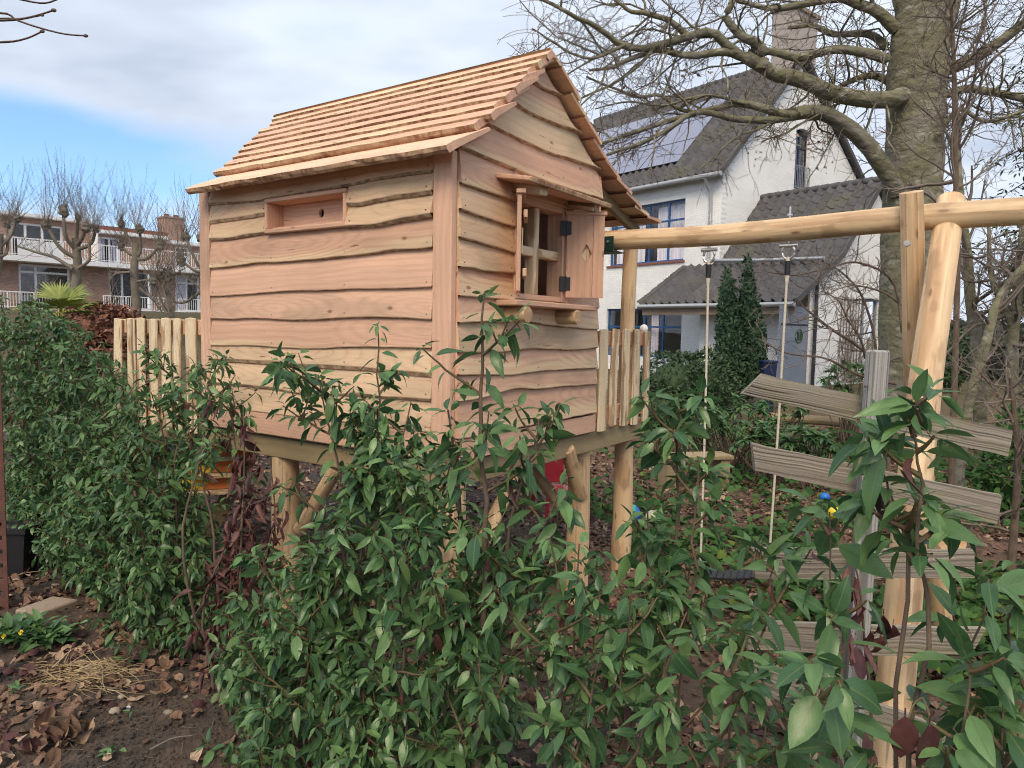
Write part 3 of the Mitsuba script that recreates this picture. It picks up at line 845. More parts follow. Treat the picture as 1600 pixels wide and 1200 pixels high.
put(PH, 'brace', log([hw(-.07, .17, .46), hw(-.045, .62, .99)], .040, .038, 12, 8, seed(), .04), 'postwood')
put(PH, 'brace', log([hw(-.02, 1.12, 1.05), hw(-.05, 1.36, .72)], .045, .043, 12, 8, seed(), .04), 'postwood')
put(PH, 'brace', log([hw(-.58, 1.38, 1.0), hw(-.16, 1.41, .55)], .040, .040, 12, 8, seed(), .04), 'postwood')
put(PH, 'brace', log([hw(-1.20, .10, .58), hw(-.86, .07, .99)], .042, .040, 12, 8, seed(), .04), 'postwood')
put(PH, 'porch_post', log([hw(-.05, 1.975, 1.12), hw(-.06, 1.99, 1.7), hw(-.055, 2.0, 2.46)], .054, .048, 14, 12, seed(), .07), 'postwood')

# railings: peeled half-round pickets on rails
def railing(name, p0, p1, z0, z1, spec, back):
    """spec: (position along, width) of each picket from p0 towards p1, back: offset of the rails behind the pickets"""
    key = num(f'{PH}__{name}')
    a, b = np.array(p0), np.array(p1); L = np.linalg.norm(b - a); t = (b - a) / L
    for z in (z1 - .055, z0 + .10):
        put(key, 'rail', stick(a + back * .030 + EX * z, b + back * .030 + EX * z, .022, .098, seed()), 'larch', smooth=False)
    for s, w in spec:
        sd = seed(); rs = np.random.default_rng(sd)
        P = curve([a + t * (s + rs.normal() * .004) + EX * (z0 + rs.normal() * .012), a + t * (s + rs.normal() * .006) + EX * (z0 * .5 + z1 * .5), a + t * (s + rs.normal() * .004) + EX * (z1 + rs.normal() * .004)], 8)
        m = tubes(P[None], np.full((1, 8), w / 2), 10, sd, .10)
        v = m[0]; off = (v - P[np.clip(((v[:, 2] - P[0, 2]) / (P[-1, 2] - P[0, 2]) * 7).round().astype(int), 0, 7)]) @ back
        m = (v - np.outer(off * .70, back), m[1], m[2])
        put(key, 'picket', m, 'picketwood')
    return key


railing('left_railing', hw(-3.05, -.012, 0), hw(-1.97, -.012, 0), 1.07, 1.79, [(.06, .110), (.237, .105), (.362, .100), (.517, .102), (.67, .112), (.806, .085), (.955, .115)], HY)
railing('end_railing', hw(-3.06, 1.38, 0), hw(-3.06, .05, 0), 1.07, 1.79, [(.06 + i * .145, .062) for i in range(9)], HX)
railing('back_railing', hw(-3.0, 1.40, 0), hw(-1.98, 1.40, 0), 1.07, 1.79, [(.08 + i * .145, .062) for i in range(7)], -HY)
railing('porch_railing', hw(.014, 1.425, 0), hw(.014, 2.23, 0), 1.125, 1.768, [(.065, .112), (.228, .098), (.395, .112), (.565, .112), (.745, .100)], -HX)
put(PH, 'post_cap', ball(hw(-.03, 2.205, 1.785), .030, 2), 'whitepaint')

# coloured steps at the open end of the balcony, under the platform corner
SK = num('wooden_steps')
tag(SK, 'open wooden steps with yellow and orange treads under the left side of the playhouse', 'steps')
for i in range(4):
    c = at(372 - 14 * i, 688 + 27 * i, 4.80 - .03 * i)
    Mx = mat4((np.array([.93, .36, 0]), np.array([-.36, .93, 0]), EX), c)
    t = put(SK, 'tread', bar((-.19, -.012, -.022), (.13, .20, .0), Mx, .003, seed(), .02), 'picketwood', smooth=False)
    sl_y = np.array([[-.185, 0], [-.055, 0], [-.01, .085], [-.185, .085]]); sl_o = np.array([[-.052, 0], [.125, 0], [.125, .085], [-.007, .085]])
    for nm_, q_, m_ in (('yellow_riser', sl_y, 'yellowpaint'), ('orange_riser', sl_o, 'orangepaint')):
        put(t, nm_, prism(Polygon(q_), .015, Mx @ mat4((np.array([1., 0, 0]), np.array([0, .25, .968]), np.array([0, -.968, .25])), np.array([0, .075, .004])), 1), m_, smooth=False)
c0, c1 = at(382, 670, 4.86), at(326, 776, 4.74)
for o in (-.20, .135):
    q0, q1 = c0 + np.array([.93, .36, 0]) * o + np.array([-.036, .093, 0]), c1 + np.array([.93, .36, 0]) * o + np.array([-.036, .093, 0])
    q1 = q1 + (q1 - q0) * max(0, (q1[2] - .02) / (q0[2] - q1[2]))
    put(SK, 'stringer', stick(q0, q1, .03, .10, seed()), 'treated', smooth=False)

# ------------------------------------------------------------------ swing frame and swing
SF = num('timber_swing')
tag(SF, 'peeled log swing frame with long beam bolted to the playhouse corner', 'swing frame')
B0, B1 = np.array([.50, 4.47, 2.315]), np.array([2.62, 3.12, 2.335])
put(SF, 'beam', log([B0, B0 * .66 + B1 * .34 + [0, 0, -.012], B0 * .3 + B1 * .7 + [0, 0, .010], B1], .058, .066, 20, 30, seed(), .045), 'peeled')
bt = unit(B1 - B0); bn = np.array([-bt[1], bt[0], 0.]); bn = bn if bn[1] > 0 else -bn
def onbeam(f): return B0 + (B1 - B0) * f
pA, pB = onbeam(.745), onbeam(.682)
put(SF, 'leg', log([pA + bn * .115 + EX * .10, np.array([1.72, 2.98, 1.35]), np.array([1.405, 2.52, -.15])], .062, .070, 20, 24, seed(), .055), 'peeled')
lb = put(SF, 'leg', log([pB - bn * .118 + EX * .115, np.array([2.15, 3.72, 1.2]), np.array([2.58, 4.05, -.15])], .051, .060, 20, 24, seed(), .055), 'peeled')
bolt = at(1417, 380, 3.22)
put(lb, 'bolt', tubes(np.array([[bolt + bn * .03, bolt - bn * .004]]), np.full((1, 2), .013), 12), 'zinc', smooth=False)
put(SF, 'crossbar', log([at(1488, 847, 2.92), np.array([2.42, 3.95, .72])], .052, .050, 16, 8, seed(), .04), 'peeled')

kb = B0 - bn * .068 - EX * .030
put(SF, 'bracket', join([stick(kb - bt * .05, kb + bt * .155, .006, .088, 0, bev=.002), stick(kb - bt * .05 + bn * .066 - EX * .046, kb + bt * .17 + bn * .066 - EX * .046, .135, .006, 0, bev=.002)]), 'greenmetal', smooth=False)
for o_ in (.03, .12):
    put(SF, 'bracket_bolt', tubes(np.array([[kb + bt * o_ - bn * .002 + EX * .012, kb + bt * o_ - bn * .012 + EX * .012]]), np.full((1, 2), .007), 6), 'galv', smooth=False)

SW = num('rope_swing')
tag(SW, 'child swing with pale ropes, steel shackles and black seat under the log beam', 'swing')
def ring(c, ax, up, r, rr, key, name, n=22, frac=1.0):
    a = np.linspace(-math.pi * frac, math.pi * frac, n)
    P = np.array([c + ax * r * math.sin(q) - up * r * 1.25 * math.cos(q) for q in a])
    put(key, name, tubes(P[None], np.full((1, n), rr), 7), 'galv')
seat_pts = []
for (px_, py_), f in (((1093, 388), .285), ((1227, 362), .455)):
    h = onbeam(f) - EX * .062
    put(SW, 'eye_bolt', join([tubes(np.array([[h + EX * .175, h - EX * .018]]), np.full((1, 2), .0055), 8), tubes(np.array([[h + EX * .128, h + EX * .137]]), np.full((1, 2), .014), 6),
                              tubes(np.array([[h - EX * .003, h + EX * .002]]), np.full((1, 2), .020), 12)]), 'galv', smooth=False)
    put(SW, 'shackle_pin', tubes(np.array([[h - bt * .046 - EX * .030, h + bt * .046 - EX * .030]]), np.full((1, 2), .0105), 8), 'galv', smooth=False)
    ring(h - EX * .062, bt, EX, .031, .0072, SW, 'shackle', frac=.82)
    top = h - EX * .102
    put(SW, 'rope_sleeve', tubes(np.array([[top - EX * .010, top - EX * .085]]), np.array([[.017, .015]]), 10), 'blackrubber', smooth=False)
    seat_pts.append(top)
sl, sr = at(1094, 893, 4.04), at(1201, 890, 3.90)
for top, s in zip(seat_pts, (sl, sr)):
    P = curve([top - EX * .07, (top + s) / 2 + np.array([.004, 0, 0]), s + EX * .07], 14)
    put(SW, 'rope', tubes(P[None], np.full((1, 14), .0068), 8), 'rope')
    P2 = curve([top + EX * .012, top - EX * .05, top - EX * .13], 6)
    put(SW, 'splice', tubes(P2[None], np.array([[.010, .012, .014, .014, .012, .008]]), 8), 'rope')
    put(SW, 'lower_link', tubes(np.array([[s + EX * .075, s - EX * .004]]), np.full((1, 2), .007), 8), 'zinc', smooth=False)
Ms, Ls = beamM(sl, sr)
n = 12; xs = np.linspace(-.02, Ls + .02, n)
put(SW, 'seat', join([bar((a, -.075, -.016 - .02 * math.sin(math.pi * i / (n - 1))), (b, .075, .002 - .02 * math.sin(math.pi * i / (n - 1))), Ms, .004) for i, (a, b) in enumerate(zip(xs[:-1], xs[1:]))]), 'blackrubber', smooth=False)

# ------------------------------------------------------------------ weathered plank fence
FN = num('plank_fence')
tag(FN, 'grey weathered plank fence of tilted boards on one leaning post', 'fence')
def plank(corners, dep, name='plank', dd=0.0):
    """corners: where its ends stand, left top, right top, right bottom, left bottom; dep: distance of its plane"""
    lt, rt, rb, lb = [at(x, y, dep + dd * (x - 1370) / 400) for x, y in corners]
    sd = seed(); n = 16
    s = np.linspace(0, 1, n)
    top = lt + (rt - lt) * s[:, None]; bot = lb + (rb - lb) * s[:, None]
    w1 = (meshkit.fbm(np.stack([s * 7, s * 0 + sd, 0 * s], -1), 3) - .5) * .012
    w2 = (meshkit.fbm(np.stack([s * 7, s * 0 + sd + 40, 0 * s], -1), 3) - .5) * .012
    top = top + EX * w1[:, None]; bot = bot + EX * w2[:, None]
    th = np.array([0, .022, 0])
    L = np.linalg.norm(rt - lt); hgt = np.linalg.norm(lt - lb)
    rows = [(bot, hgt), ((top * .5 + bot * .5) + np.array([0, -.002, 0]), hgt / 2), (top, 0), (top + th, -.02), (bot + th, -.02 - hgt), (bot, -.04 - hgt)]
    V = np.vstack([r for r, _ in rows]); UV = np.vstack([np.stack([s * L + 10 * sd, 0 * s + w + .3], 1) for _, w in rows])
    i = np.arange(n - 1)
    F = np.vstack([np.vstack([np.stack([k * n + i, k * n + i + 1, (k + 1) * n + i + 1], 1), np.stack([k * n + i, (k + 1) * n + i + 1, (k + 1) * n + i], 1)]) for k in range(5)])
    ends = []
    for e in (0, n - 1): ends += [(e, 2 * n + e, 3 * n + e), (e, 3 * n + e, 4 * n + e)]
    put(FN, name, flat((V, np.vstack([F, ends]), UV)), 'greywood', smooth=False)


plank([(1192, 585), (1583, 671), (1575, 714), (1159, 618)], 2.34, dd=.02)
plank([(1175, 692), (1566, 774), (1558, 819), (1180, 735)], 2.36, dd=.02)
plank([(1176, 858), (1522, 860), (1523, 903), (1180, 905)], 2.35)
plank([(1170, 973), (1541, 983), (1513, 1031), (1168, 1015)], 2.36)
plank([(1176, 1032), (1570, 1168), (1572, 1212), (1172, 1078)], 2.34)
plank([(1190, 1215), (1560, 1240), (1556, 1285), (1186, 1262)], 2.36)
_nails = [(1354, 604), (1357, 640), (1350, 716), (1352, 750), (1344, 872), (1345, 893), (1336, 990), (1337, 1012)]
for q_ in _nails:
    c_ = at(*q_, 2.2545); put(FN, 'nail', tubes(np.array([[c_ + np.array([0, .01, 0]), c_ - np.array([0, .002, 0])]]), np.full((1, 2), .0042), 8), 'nail', smooth=False)
pt, pb = at(1372, 547, 2.275), at(1319, 1300, 2.275)
pb = pt + (pb - pt) * ((pt[2] + .12) / (pt[2] - pb[2]))
put(FN, 'post', stick(pt, pb, .045, .062, seed(), up=(1, 0, .07), bev=.006), 'greypost', smooth=False)

# ------------------------------------------------------------------ laurel hedge: one shrub after another
def shoots(rng, base, dirs, L, r0, k=8, up=.25, wob=.10):
    """curving shoots: base (N,3), dirs (N,3), lengths (N,)"""
    N = len(base); P = np.zeros((N, k, 3)); P[:, 0] = base
    d = unit(np.asarray(dirs, float)); st = np.asarray(L)[:, None] / (k - 1)
    for i in range(1, k):
        d = unit(d + np.array([0, 0, up / (k - 1)]) + rng.normal(size=(N, 3)) * wob)
        P[:, i] = P[:, i - 1] + d * st
    return P


def leaves_on(rng, P, L, spacing, size, start, tip_whorl=5):
    """positions, directions, normals and sizes of leaves along shoots P (N,k,3)"""
    pos, dr_, nr, sz = [], [], [], []
    for n in range(len(P)):
        p = P[n]; seg = np.linalg.norm(np.diff(p, axis=0), axis=1); d = np.r_[0, np.cumsum(seg)]; tot = d[-1]
        s = np.arange(start * tot, tot, spacing) + rng.normal(size=len(np.arange(start * tot, tot, spacing))) * spacing * .25
        s = np.r_[s, np.full(tip_whorl, tot * .995)]
        s = np.clip(s, 0, tot)
        q = np.stack([np.interp(s, d, p[:, i]) for i in range(3)], 1)
        t = unit(np.stack([np.interp(s, d, np.gradient(p[:, i], d)) for i in range(3)], 1))
        az = rng.random() * 6.28 + np.arange(len(s)) * 2.4 + rng.normal(size=len(s)) * .3
        a = unit(np.cross(t, [.31, .2, .93])); b = np.cross(t, a)
        rad = a * np.cos(az)[:, None] + b * np.sin(az)[:, None]
        op = np.radians(np.where(np.arange(len(s)) >= len(s) - tip_whorl, rng.uniform(25, 80, len(s)), rng.uniform(50, 88, len(s))))
        dd = unit(t * np.cos(op)[:, None] + rad * np.sin(op)[:, None] + np.array([0, 0, -.55]) * rng.uniform(.0, 1.9, len(s))[:, None] + rng.normal(size=(len(s), 3)) * .16)
        nn = unit(np.cross(np.cross(dd, np.array([0, 0, 1.]) + rng.normal(size=(len(s), 3)) * .45), dd))
        ss = size * rng.uniform(.50, 1.18, len(s)) * np.where(np.arange(len(s)) >= len(s) - tip_whorl, .72, 1.0)
        pos.append(q + rad * size * .14); dr_.append(dd); nr.append(nn); sz.append(ss)
    return np.vstack(pos), np.vstack(dr_), np.vstack(nr), np.concatenate(sz)


LEAFPLY = {}
def leaf_ply(v, k, mat_, tmpl):
    key = (v, k, mat_, id(tmpl))
    if key not in LEAFPLY:
        t = tmpl[v]
        m = place_many(t, np.eye(4)[None], [k])
        LEAFPLY[key] = mikit.ply((m[0], m[1]), mat_, smooth=True, uv=m[2])
    return LEAFPLY[key]


def pix(P):
    q = P - EYE; d = q @ _F
    return np.stack([800 + FPX * (q @ _R) / d, 600 - FPX * (q @ _U) / d, d], 1)


def fill_leaves(key, pos, d, nr, sz, rng, mat_='leafgreen', single='leaf', rest='foliage', most=300, tmpl=LEAVES, parts=True):
    M = leafM(pos, d, nr, sz, 1.0)
    M[:, :3, 1] *= rng.uniform(.78, 1.18, (len(pos), 1))
    k = rng.integers(0, 24, len(pos)); v = rng.integers(0, len(tmpl), len(pos))
    q = pix(pos); inside = (q[:, 0] > -20) & (q[:, 0] < 1620) & (q[:, 1] > -20) & (q[:, 1] < 1220) & (q[:, 2] > .2)
    app = np.where(inside, sz / np.maximum(q[:, 2], .2), 0)
    order = np.argsort(-app)
    big = order[:most] if parts else order[:0]
    big = big[app[big] * FPX > 9]
    for i in big:
        kk = num(f'{key}__{single}')
        scene[kk] = {**leaf_ply(int(v[i]), int(k[i]) % 24, mat_, tmpl), 'to_world': T(M[i])}
    restidx = np.setdiff1d(np.arange(len(pos)), big)
    ms = [place_many(tmpl[j], M[restidx[v[restidx] == j]], k[restidx[v[restidx] == j]]) for j in range(len(tmpl)) if (v[restidx] == j).any()]
    if ms:
        put(key, rest, join(ms), mat_, kind='stuff')


HEDGE = 'laurel shrubs of the garden hedge'


def shrub(base, stems, size, sd, label, spacing=.22, side=10, side_len=.40, start=.18, start_side=.25, sub=2, dead=.012, most=300, name='laurel_shrub', up=.35, r0=.012, whorl=6, near_cut=None):
    """stems: list of paths (world points, from the foot up). Side shoots with leaves leave each stem from `start` upwards."""
    rng = np.random.default_rng(sd)
    key = num(name); tag(key, label, 'shrub', HEDGE)
    allP, pos, d, nr, sz = [], [], [], [], []
    for st_ in stems:
        P = curve(st_, 18); P[1:-1] += rng.normal(size=(16, 3)) * .006
        L = np.linalg.norm(np.diff(P, axis=0), axis=1).sum()
        put(key, 'stem', tubes(P[None], (r0 * (1.15 - np.linspace(0, .92, 18)))[None], 8, 0, .10), 'stembark')
        n = side
        f = np.sort(rng.uniform(start, .96, n)); idx = f * 17; i0 = idx.astype(int)
        B = P[i0] + (P[np.minimum(i0 + 1, 17)] - P[i0]) * (idx - i0)[:, None]
        az = rng.random() * 6 + np.arange(n) * 2.399
        dirs = np.stack([np.cos(az), np.sin(az), rng.uniform(.35, 1.0, n)], 1)
        Ls = side_len * rng.uniform(.6, 1.25, n) * (1.12 - .55 * f)
        S = shoots(rng, B, dirs, Ls, 0, 8, up, .07)
        allP += [(S, np.linspace(.0052, .0020, 8))]
        groups = [(S, Ls, start_side), (P[None, 11:], [L * .4], .0)]
        if sub:
            m = n * sub
            pi = rng.integers(0, n, m); fi = rng.uniform(.25, .75, m); B2 = np.stack([[np.interp(q, np.linspace(0, 1, 8), S[i, :, c]) for c in range(3)] for i, q in zip(pi, fi)])
            d2 = unit(S[pi, -1] - S[pi, 0]) + rng.normal(size=(m, 3)) * .75 + np.array([0, 0, .25])
            L2 = Ls[pi] * rng.uniform(.3, .6, m)
            S2 = shoots(rng, B2, d2, L2, 0, 6, up, .07)
            allP.append((S2, np.linspace(.0032, .0016, 6)))
            groups.append((S2, L2, .15))
        for S_, L_, stt in groups:
            a = leaves_on(rng, S_, L_, size * spacing, size, stt, whorl)
            for lst, q in zip((pos, d, nr, sz), a): lst.append(q)
    put(key, 'twigs', join([tubes(S, np.broadcast_to(r, S.shape[:2]), 5) for S, r in allP]), 'greenstem', kind='stuff')
    pos, d, nr, sz = np.vstack(pos), np.vstack(d), np.vstack(nr), np.concatenate(sz)
    gz = ground_z(pos[:, 0], pos[:, 1])
    ok = (pos[:, 2] > gz + .03) & (np.linalg.norm(pos - EYE, axis=1) > .78)
    pos, d, nr, sz = pos[ok], d[ok], nr[ok], sz[ok]
    if dead:
        dd = rng.random(len(pos)) < dead
        if dd.any():
            fill_leaves(key, pos[dd], unit(d[dd] + np.array([0, 0, -1.3])), nr[dd], sz[dd] * .85, rng, 'purpleleaf', 'withered_leaf', 'withered_leaves', 40, WITHER)
        pos, d, nr, sz = pos[~dd], d[~dd], nr[~dd], sz[~dd]
    fill_leaves(key, pos, d, nr, sz, rng, most=most)
    return key


def foot(x, y, below=.06):
    return np.array([x, y, G(x, y) - below])


def stems_from(bx, by, tips, bend=.05, sd=0):
    """stem paths from one foot to tips given as (pixel x, pixel y, depth)"""
    r = np.random.default_rng(sd); out = []
    for (tx, ty, td) in tips:
        a = foot(bx + r.normal() * .02, by + r.normal() * .02); b = at(tx, ty, td)
        mid = a * .5 + b * .5 + np.r_[r.normal(size=2) * bend, 0] + (np.array([a[0], a[1], b[2]]) - b) * .22 * np.array([1, 1, 0])
        out.append([a, a * .72 + mid * .28 + r.normal(size=3) * .01, mid, mid * .4 + b * .6 + r.normal(size=3) * .012, b])
    return out


# from the right edge (nearest) to the far left
shrub((.66, 1.22), [[foot(.66, 1.20), at(1440, 1100, 1.17), at(1442, 850, 1.16), at(1432, 700, 1.16), at(1430, 620, 1.16)],
                    [foot(.655, 1.22), at(1415, 980, 1.2), at(1400, 800, 1.22), at(1362, 690, 1.24)]], .088, 11,
      'laurel shrub nearest the camera with the largest leaves, in front of the grey plank fence', side=8, side_len=.095, sub=0, start=.42, spacing=.40, whorl=5, r0=.0046, dead=.012, start_side=.3)
shrub((.63, 1.2), [stems_from(.66, 1.21, [(1268, 1030, 1.1)], .02, 3)[0], stems_from(.66, 1.21, [(1545, 905, 1.12)], .02, 4)[0], stems_from(.60, 1.25, [(1296, 800, 1.35)], .03, 4)[0]], .092, 12,
      'low side branches of laurel with leaves spread out before the lower fence planks', side=6, side_len=.11, sub=0, start=.45, spacing=.38, whorl=4, r0=.0055, dead=.015)
shrub((.90, 1.35), stems_from(.93, 1.33, [(1605, 880, 1.2), (1640, 960, 1.15), (1575, 1070, 1.12)], .03, 5), .094, 13,
      'laurel shrub cut by the right edge of the picture, low leaves in the bottom corner', side=6, side_len=.12, sub=0, start=.45, spacing=.38, whorl=4, r0=.006)
shrub((.56, 1.6), stems_from(.53, 1.62, [(1215, 870, 1.55), (1140, 990, 1.45), (1260, 1090, 1.35)], .04, 6), .078, 14,
      'laurel shrub left of the fence post with sparse drooping leaves over the leaf litter', side=8, side_len=.20, sub=1, start=.28, spacing=.33, whorl=4, r0=.0065)
shrub((.46, 2.0), stems_from(.44, 1.98, [(1058, 615, 1.95), (1092, 720, 1.85), (1012, 800, 1.8)], .05, 7), .082, 15,
      'laurel shrub with a tall leading shoot in front of the swing ropes', side=10, side_len=.22, sub=1, start=.35, spacing=.32, whorl=4, r0=.0085)
shrub((.25, 1.9), stems_from(.24, 1.86, [(905, 850, 1.75), (985, 930, 1.65), (940, 1020, 1.6), (870, 960, 1.72), (1050, 1010, 1.6)], .05, 8), .074, 16,
      'low laurel shrub at the bottom middle between the two tall shoots', side=8, side_len=.27, sub=1, start=.15, spacing=.34, whorl=4, r0=.007)
shrub((-.09, 2.1), [[foot(-.085, 2.08), at(752, 1100, 2.06), at(756, 860, 2.05), at(752, 620, 2.04), at(757, 458, 2.03)]] + stems_from(-.07, 2.1, [(842, 655, 2.05), (700, 640, 2.15), (880, 760, 1.95)], .04, 9), .080, 17,
      'tallest laurel shrub, its leading shoot rising in front of the playhouse window', side=13, side_len=.26, sub=1, start=.25, spacing=.30, whorl=4, r0=.012)
shrub((-.32, 2.3), stems_from(-.30, 2.26, [(672, 740, 2.25), (640, 830, 2.1), (720, 960, 2.0), (610, 980, 2.0), (780, 1090, 1.85)], .05, 10), .074, 18,
      'bushy laurel shrub hiding the foot of the front stilt', side=11, side_len=.30, sub=2, start=.12, spacing=.33, whorl=4, r0=.007)
shrub((-.55, 2.55), stems_from(-.52, 2.50, [(590, 508, 2.5), (497, 585, 2.5), (642, 630, 2.4), (560, 690, 2.4)], .05, 11), .078, 19,
      'laurel shrub with two leafy tops in front of the middle of the long plank wall', side=13, side_len=.29, sub=2, start=.24, spacing=.31, whorl=4, r0=.009)
shrub((-.80, 2.6), stems_from(-.76, 2.56, [(510, 790, 2.5), (480, 870, 2.4), (560, 880, 2.3), (490, 960, 2.3), (560, 1060, 2.2)], .05, 12), .072, 20,
      'bushy laurel shrub in front of the second stilt, low and dense', side=12, side_len=.31, sub=2, start=.12, spacing=.32, whorl=4, r0=.007)
shrub((-1.08, 2.95), stems_from(-1.05, 2.92, [(430, 900, 2.8), (385, 970, 2.75), (350, 1010, 2.7), (430, 1050, 2.6)], .05, 13), .068, 21,
      'low laurel shrub with a bare pale trunk at the edge of the dug soil', side=10, side_len=.27, sub=2, start=.28, spacing=.33, whorl=4, r0=.015)
shrub((-1.42, 3.35), stems_from(-1.40, 3.3, [(335, 560, 3.35), (362, 606, 3.35), (305, 610, 3.4)], .05, 14), .074, 22,
      'thin laurel shrub with some withered brown leaves before the left end of the plank wall', side=7, side_len=.22, sub=1, start=.58, spacing=.34, whorl=4, r0=.009, dead=.08)
shrub((-1.75, 3.75), stems_from(-1.72, 3.7, [(268, 572, 3.75), (236, 612, 3.72), (252, 628, 3.7), (212, 640, 3.7), (245, 700, 3.7), (230, 800, 3.6), (240, 900, 3.5), (190, 910, 3.5)], .05, 15), .070, 23,
      'laurel shrub in front of the left picket railing', side=11, side_len=.32, sub=2, start=.10, spacing=.34, whorl=4, r0=.009)
lefts = [((-2.15, 4.15), [(192, 600, 4.2), (158, 640, 4.1), (210, 700, 4.1), (150, 760, 4.0), (190, 820, 3.95), (140, 890, 3.9)], 'laurel shrub left of the picket railing, leaves down to the ground'),
         ((-2.60, 4.65), [(150, 560, 4.7), (118, 600, 4.6), (165, 680, 4.5), (100, 720, 4.5), (120, 800, 4.4), (90, 870, 4.3)], 'dense laurel shrub in front of the brown beech hedge'),
         ((-3.10, 5.1), [(112, 520, 5.2), (82, 525, 5.1), (60, 600, 5.0), (110, 660, 5.0), (60, 740, 4.9), (70, 830, 4.8)], 'dense laurel shrub below the small palm'),
         ((-3.65, 5.6), [(60, 486, 5.7), (32, 488, 5.6), (14, 500, 5.6), (20, 560, 5.6), (60, 620, 5.6), (25, 700, 5.5), (40, 780, 5.4)], 'last laurel shrub of the hedge, next to the rusty post at the left edge'),
         ((-2.95, 5.6), [(124, 535, 5.7), (98, 515, 5.6), (75, 560, 5.6), (140, 600, 5.5), (110, 680, 5.4)], 'laurel shrub in the second row behind the hedge on the left'),
         ((-4.1, 6.2), [(70, 480, 6.3), (40, 478, 6.2), (5, 480, 6.2), (25, 530, 6.2), (80, 540, 6.1), (-10, 600, 6.1)], 'laurel shrub in the second row behind the rusty post')]
for i, ((bx, by), tips, lab) in enumerate(lefts):
    shrub((bx, by), stems_from(bx, by, tips, .06, 30 + i), .070, 40 + i, lab, side=15, side_len=.40, sub=3, start=.06, spacing=.33, r0=.010, whorl=4)

# the withered dark shrub between them
rng = np.random.default_rng(77)
WS = num('withered_shrub')
tag(WS, 'withered shrub with hanging dark brown dead leaves beside the second stilt', 'shrub')
tips = [(380, 632, 3.1), (400, 690, 3.1), (408, 755, 3.05), (424, 735, 3.1), (392, 810, 3.05), (360, 835, 3.1), (425, 830, 3.0), (240, 760, 3.6)]
tips = tips[:-1]
pos = []
for st_ in stems_from(-1.22, 3.1, tips, .05, 50):
    P = curve(st_, 12); put(WS, 'stem', tubes(P[None], np.linspace(.008, .0022, 12)[None], 6), 'stembark'); 
    for c in np.linspace(.45, .99, 7): pos.append(P[int(c * 11)] + rng.normal(size=(7, 3)) * np.array([.028, .028, .035]))
pos = np.vstack(pos); N_ = len(pos)
dd = unit(rng.normal(size=(N_, 3)) * .55 + np.array([0, 0, -1.0]))
fill_leaves(WS, pos, dd, unit(rng.normal(size=(N_, 3))), rng.uniform(.045, .085, N_), rng, 'purpleleaf', 'withered_leaf', 'withered_leaves', 120, WITHER)

# hanging dead leaves at the fence post and on the nearest shrub
DT = num('dead_twig')
tag(DT, 'dead twig with curled red brown leaves hanging against the grey fence post', 'twig')
P = np.array([at(1362, 1130, 2.05), at(1352, 1020, 2.05), at(1345, 930, 2.04), at(1330, 850, 2.03)])
put(DT, 'stem', tubes(curve(np.vstack([foot(*at(1366, 1300, 2.06)[:2])[None], P]), 12)[None], np.linspace(.006, .002, 12)[None], 6), 'stembark')
pos = np.array([at(x, y, 2.02) for x, y in ((1325, 880), (1336, 900), (1318, 915), (1345, 945), (1330, 990), (1347, 1000), (1360, 985), (1380, 960), (1395, 975), (1352, 1020), (1338, 1010), (1375, 990))])
N_ = len(pos)
fill_leaves(DT, pos, unit(rng.normal(size=(N_, 3)) * .4 + np.array([0, 0, -1.])), unit(rng.normal(size=(N_, 3)) * .4 + np.array([0, -1, .2])), rng.uniform(.08, .13, N_), rng, 'purpleleaf', 'leaf', 'leaves', 60, WITHER)
DL = num('dead_leaf_pair')
tag(DL, 'pair of large dark purple dead leaves hanging low on the nearest laurel stem', 'dead leaf')
put(DL, 'stalk', tubes(curve([at(1440, 1090, 1.12), at(1428, 1100, 1.10), at(1420, 1122, 1.09)], 6)[None], np.full((1, 6), .0016), 5), 'greenstem')
put(DL, 'stalk', tubes(curve([at(1442, 1090, 1.12), at(1452, 1115, 1.10), at(1452, 1135, 1.09)], 6)[None], np.full((1, 6), .0016), 5), 'greenstem')
for (x, y), s in (((1414, 1118), .085), ((1452, 1130), .088)):
    M = leafM(at(x, y, 1.09)[None], np.array([[.05, 0, -1.]]), np.array([[.25 * (1 if s > .086 else -1), -1, .1]]), [s], 1.5)
    m = place_many(LEAVES[0], M, [3 if s > .086 else 5])
    put(DL, 'leaf', m, 'purpleleaf')


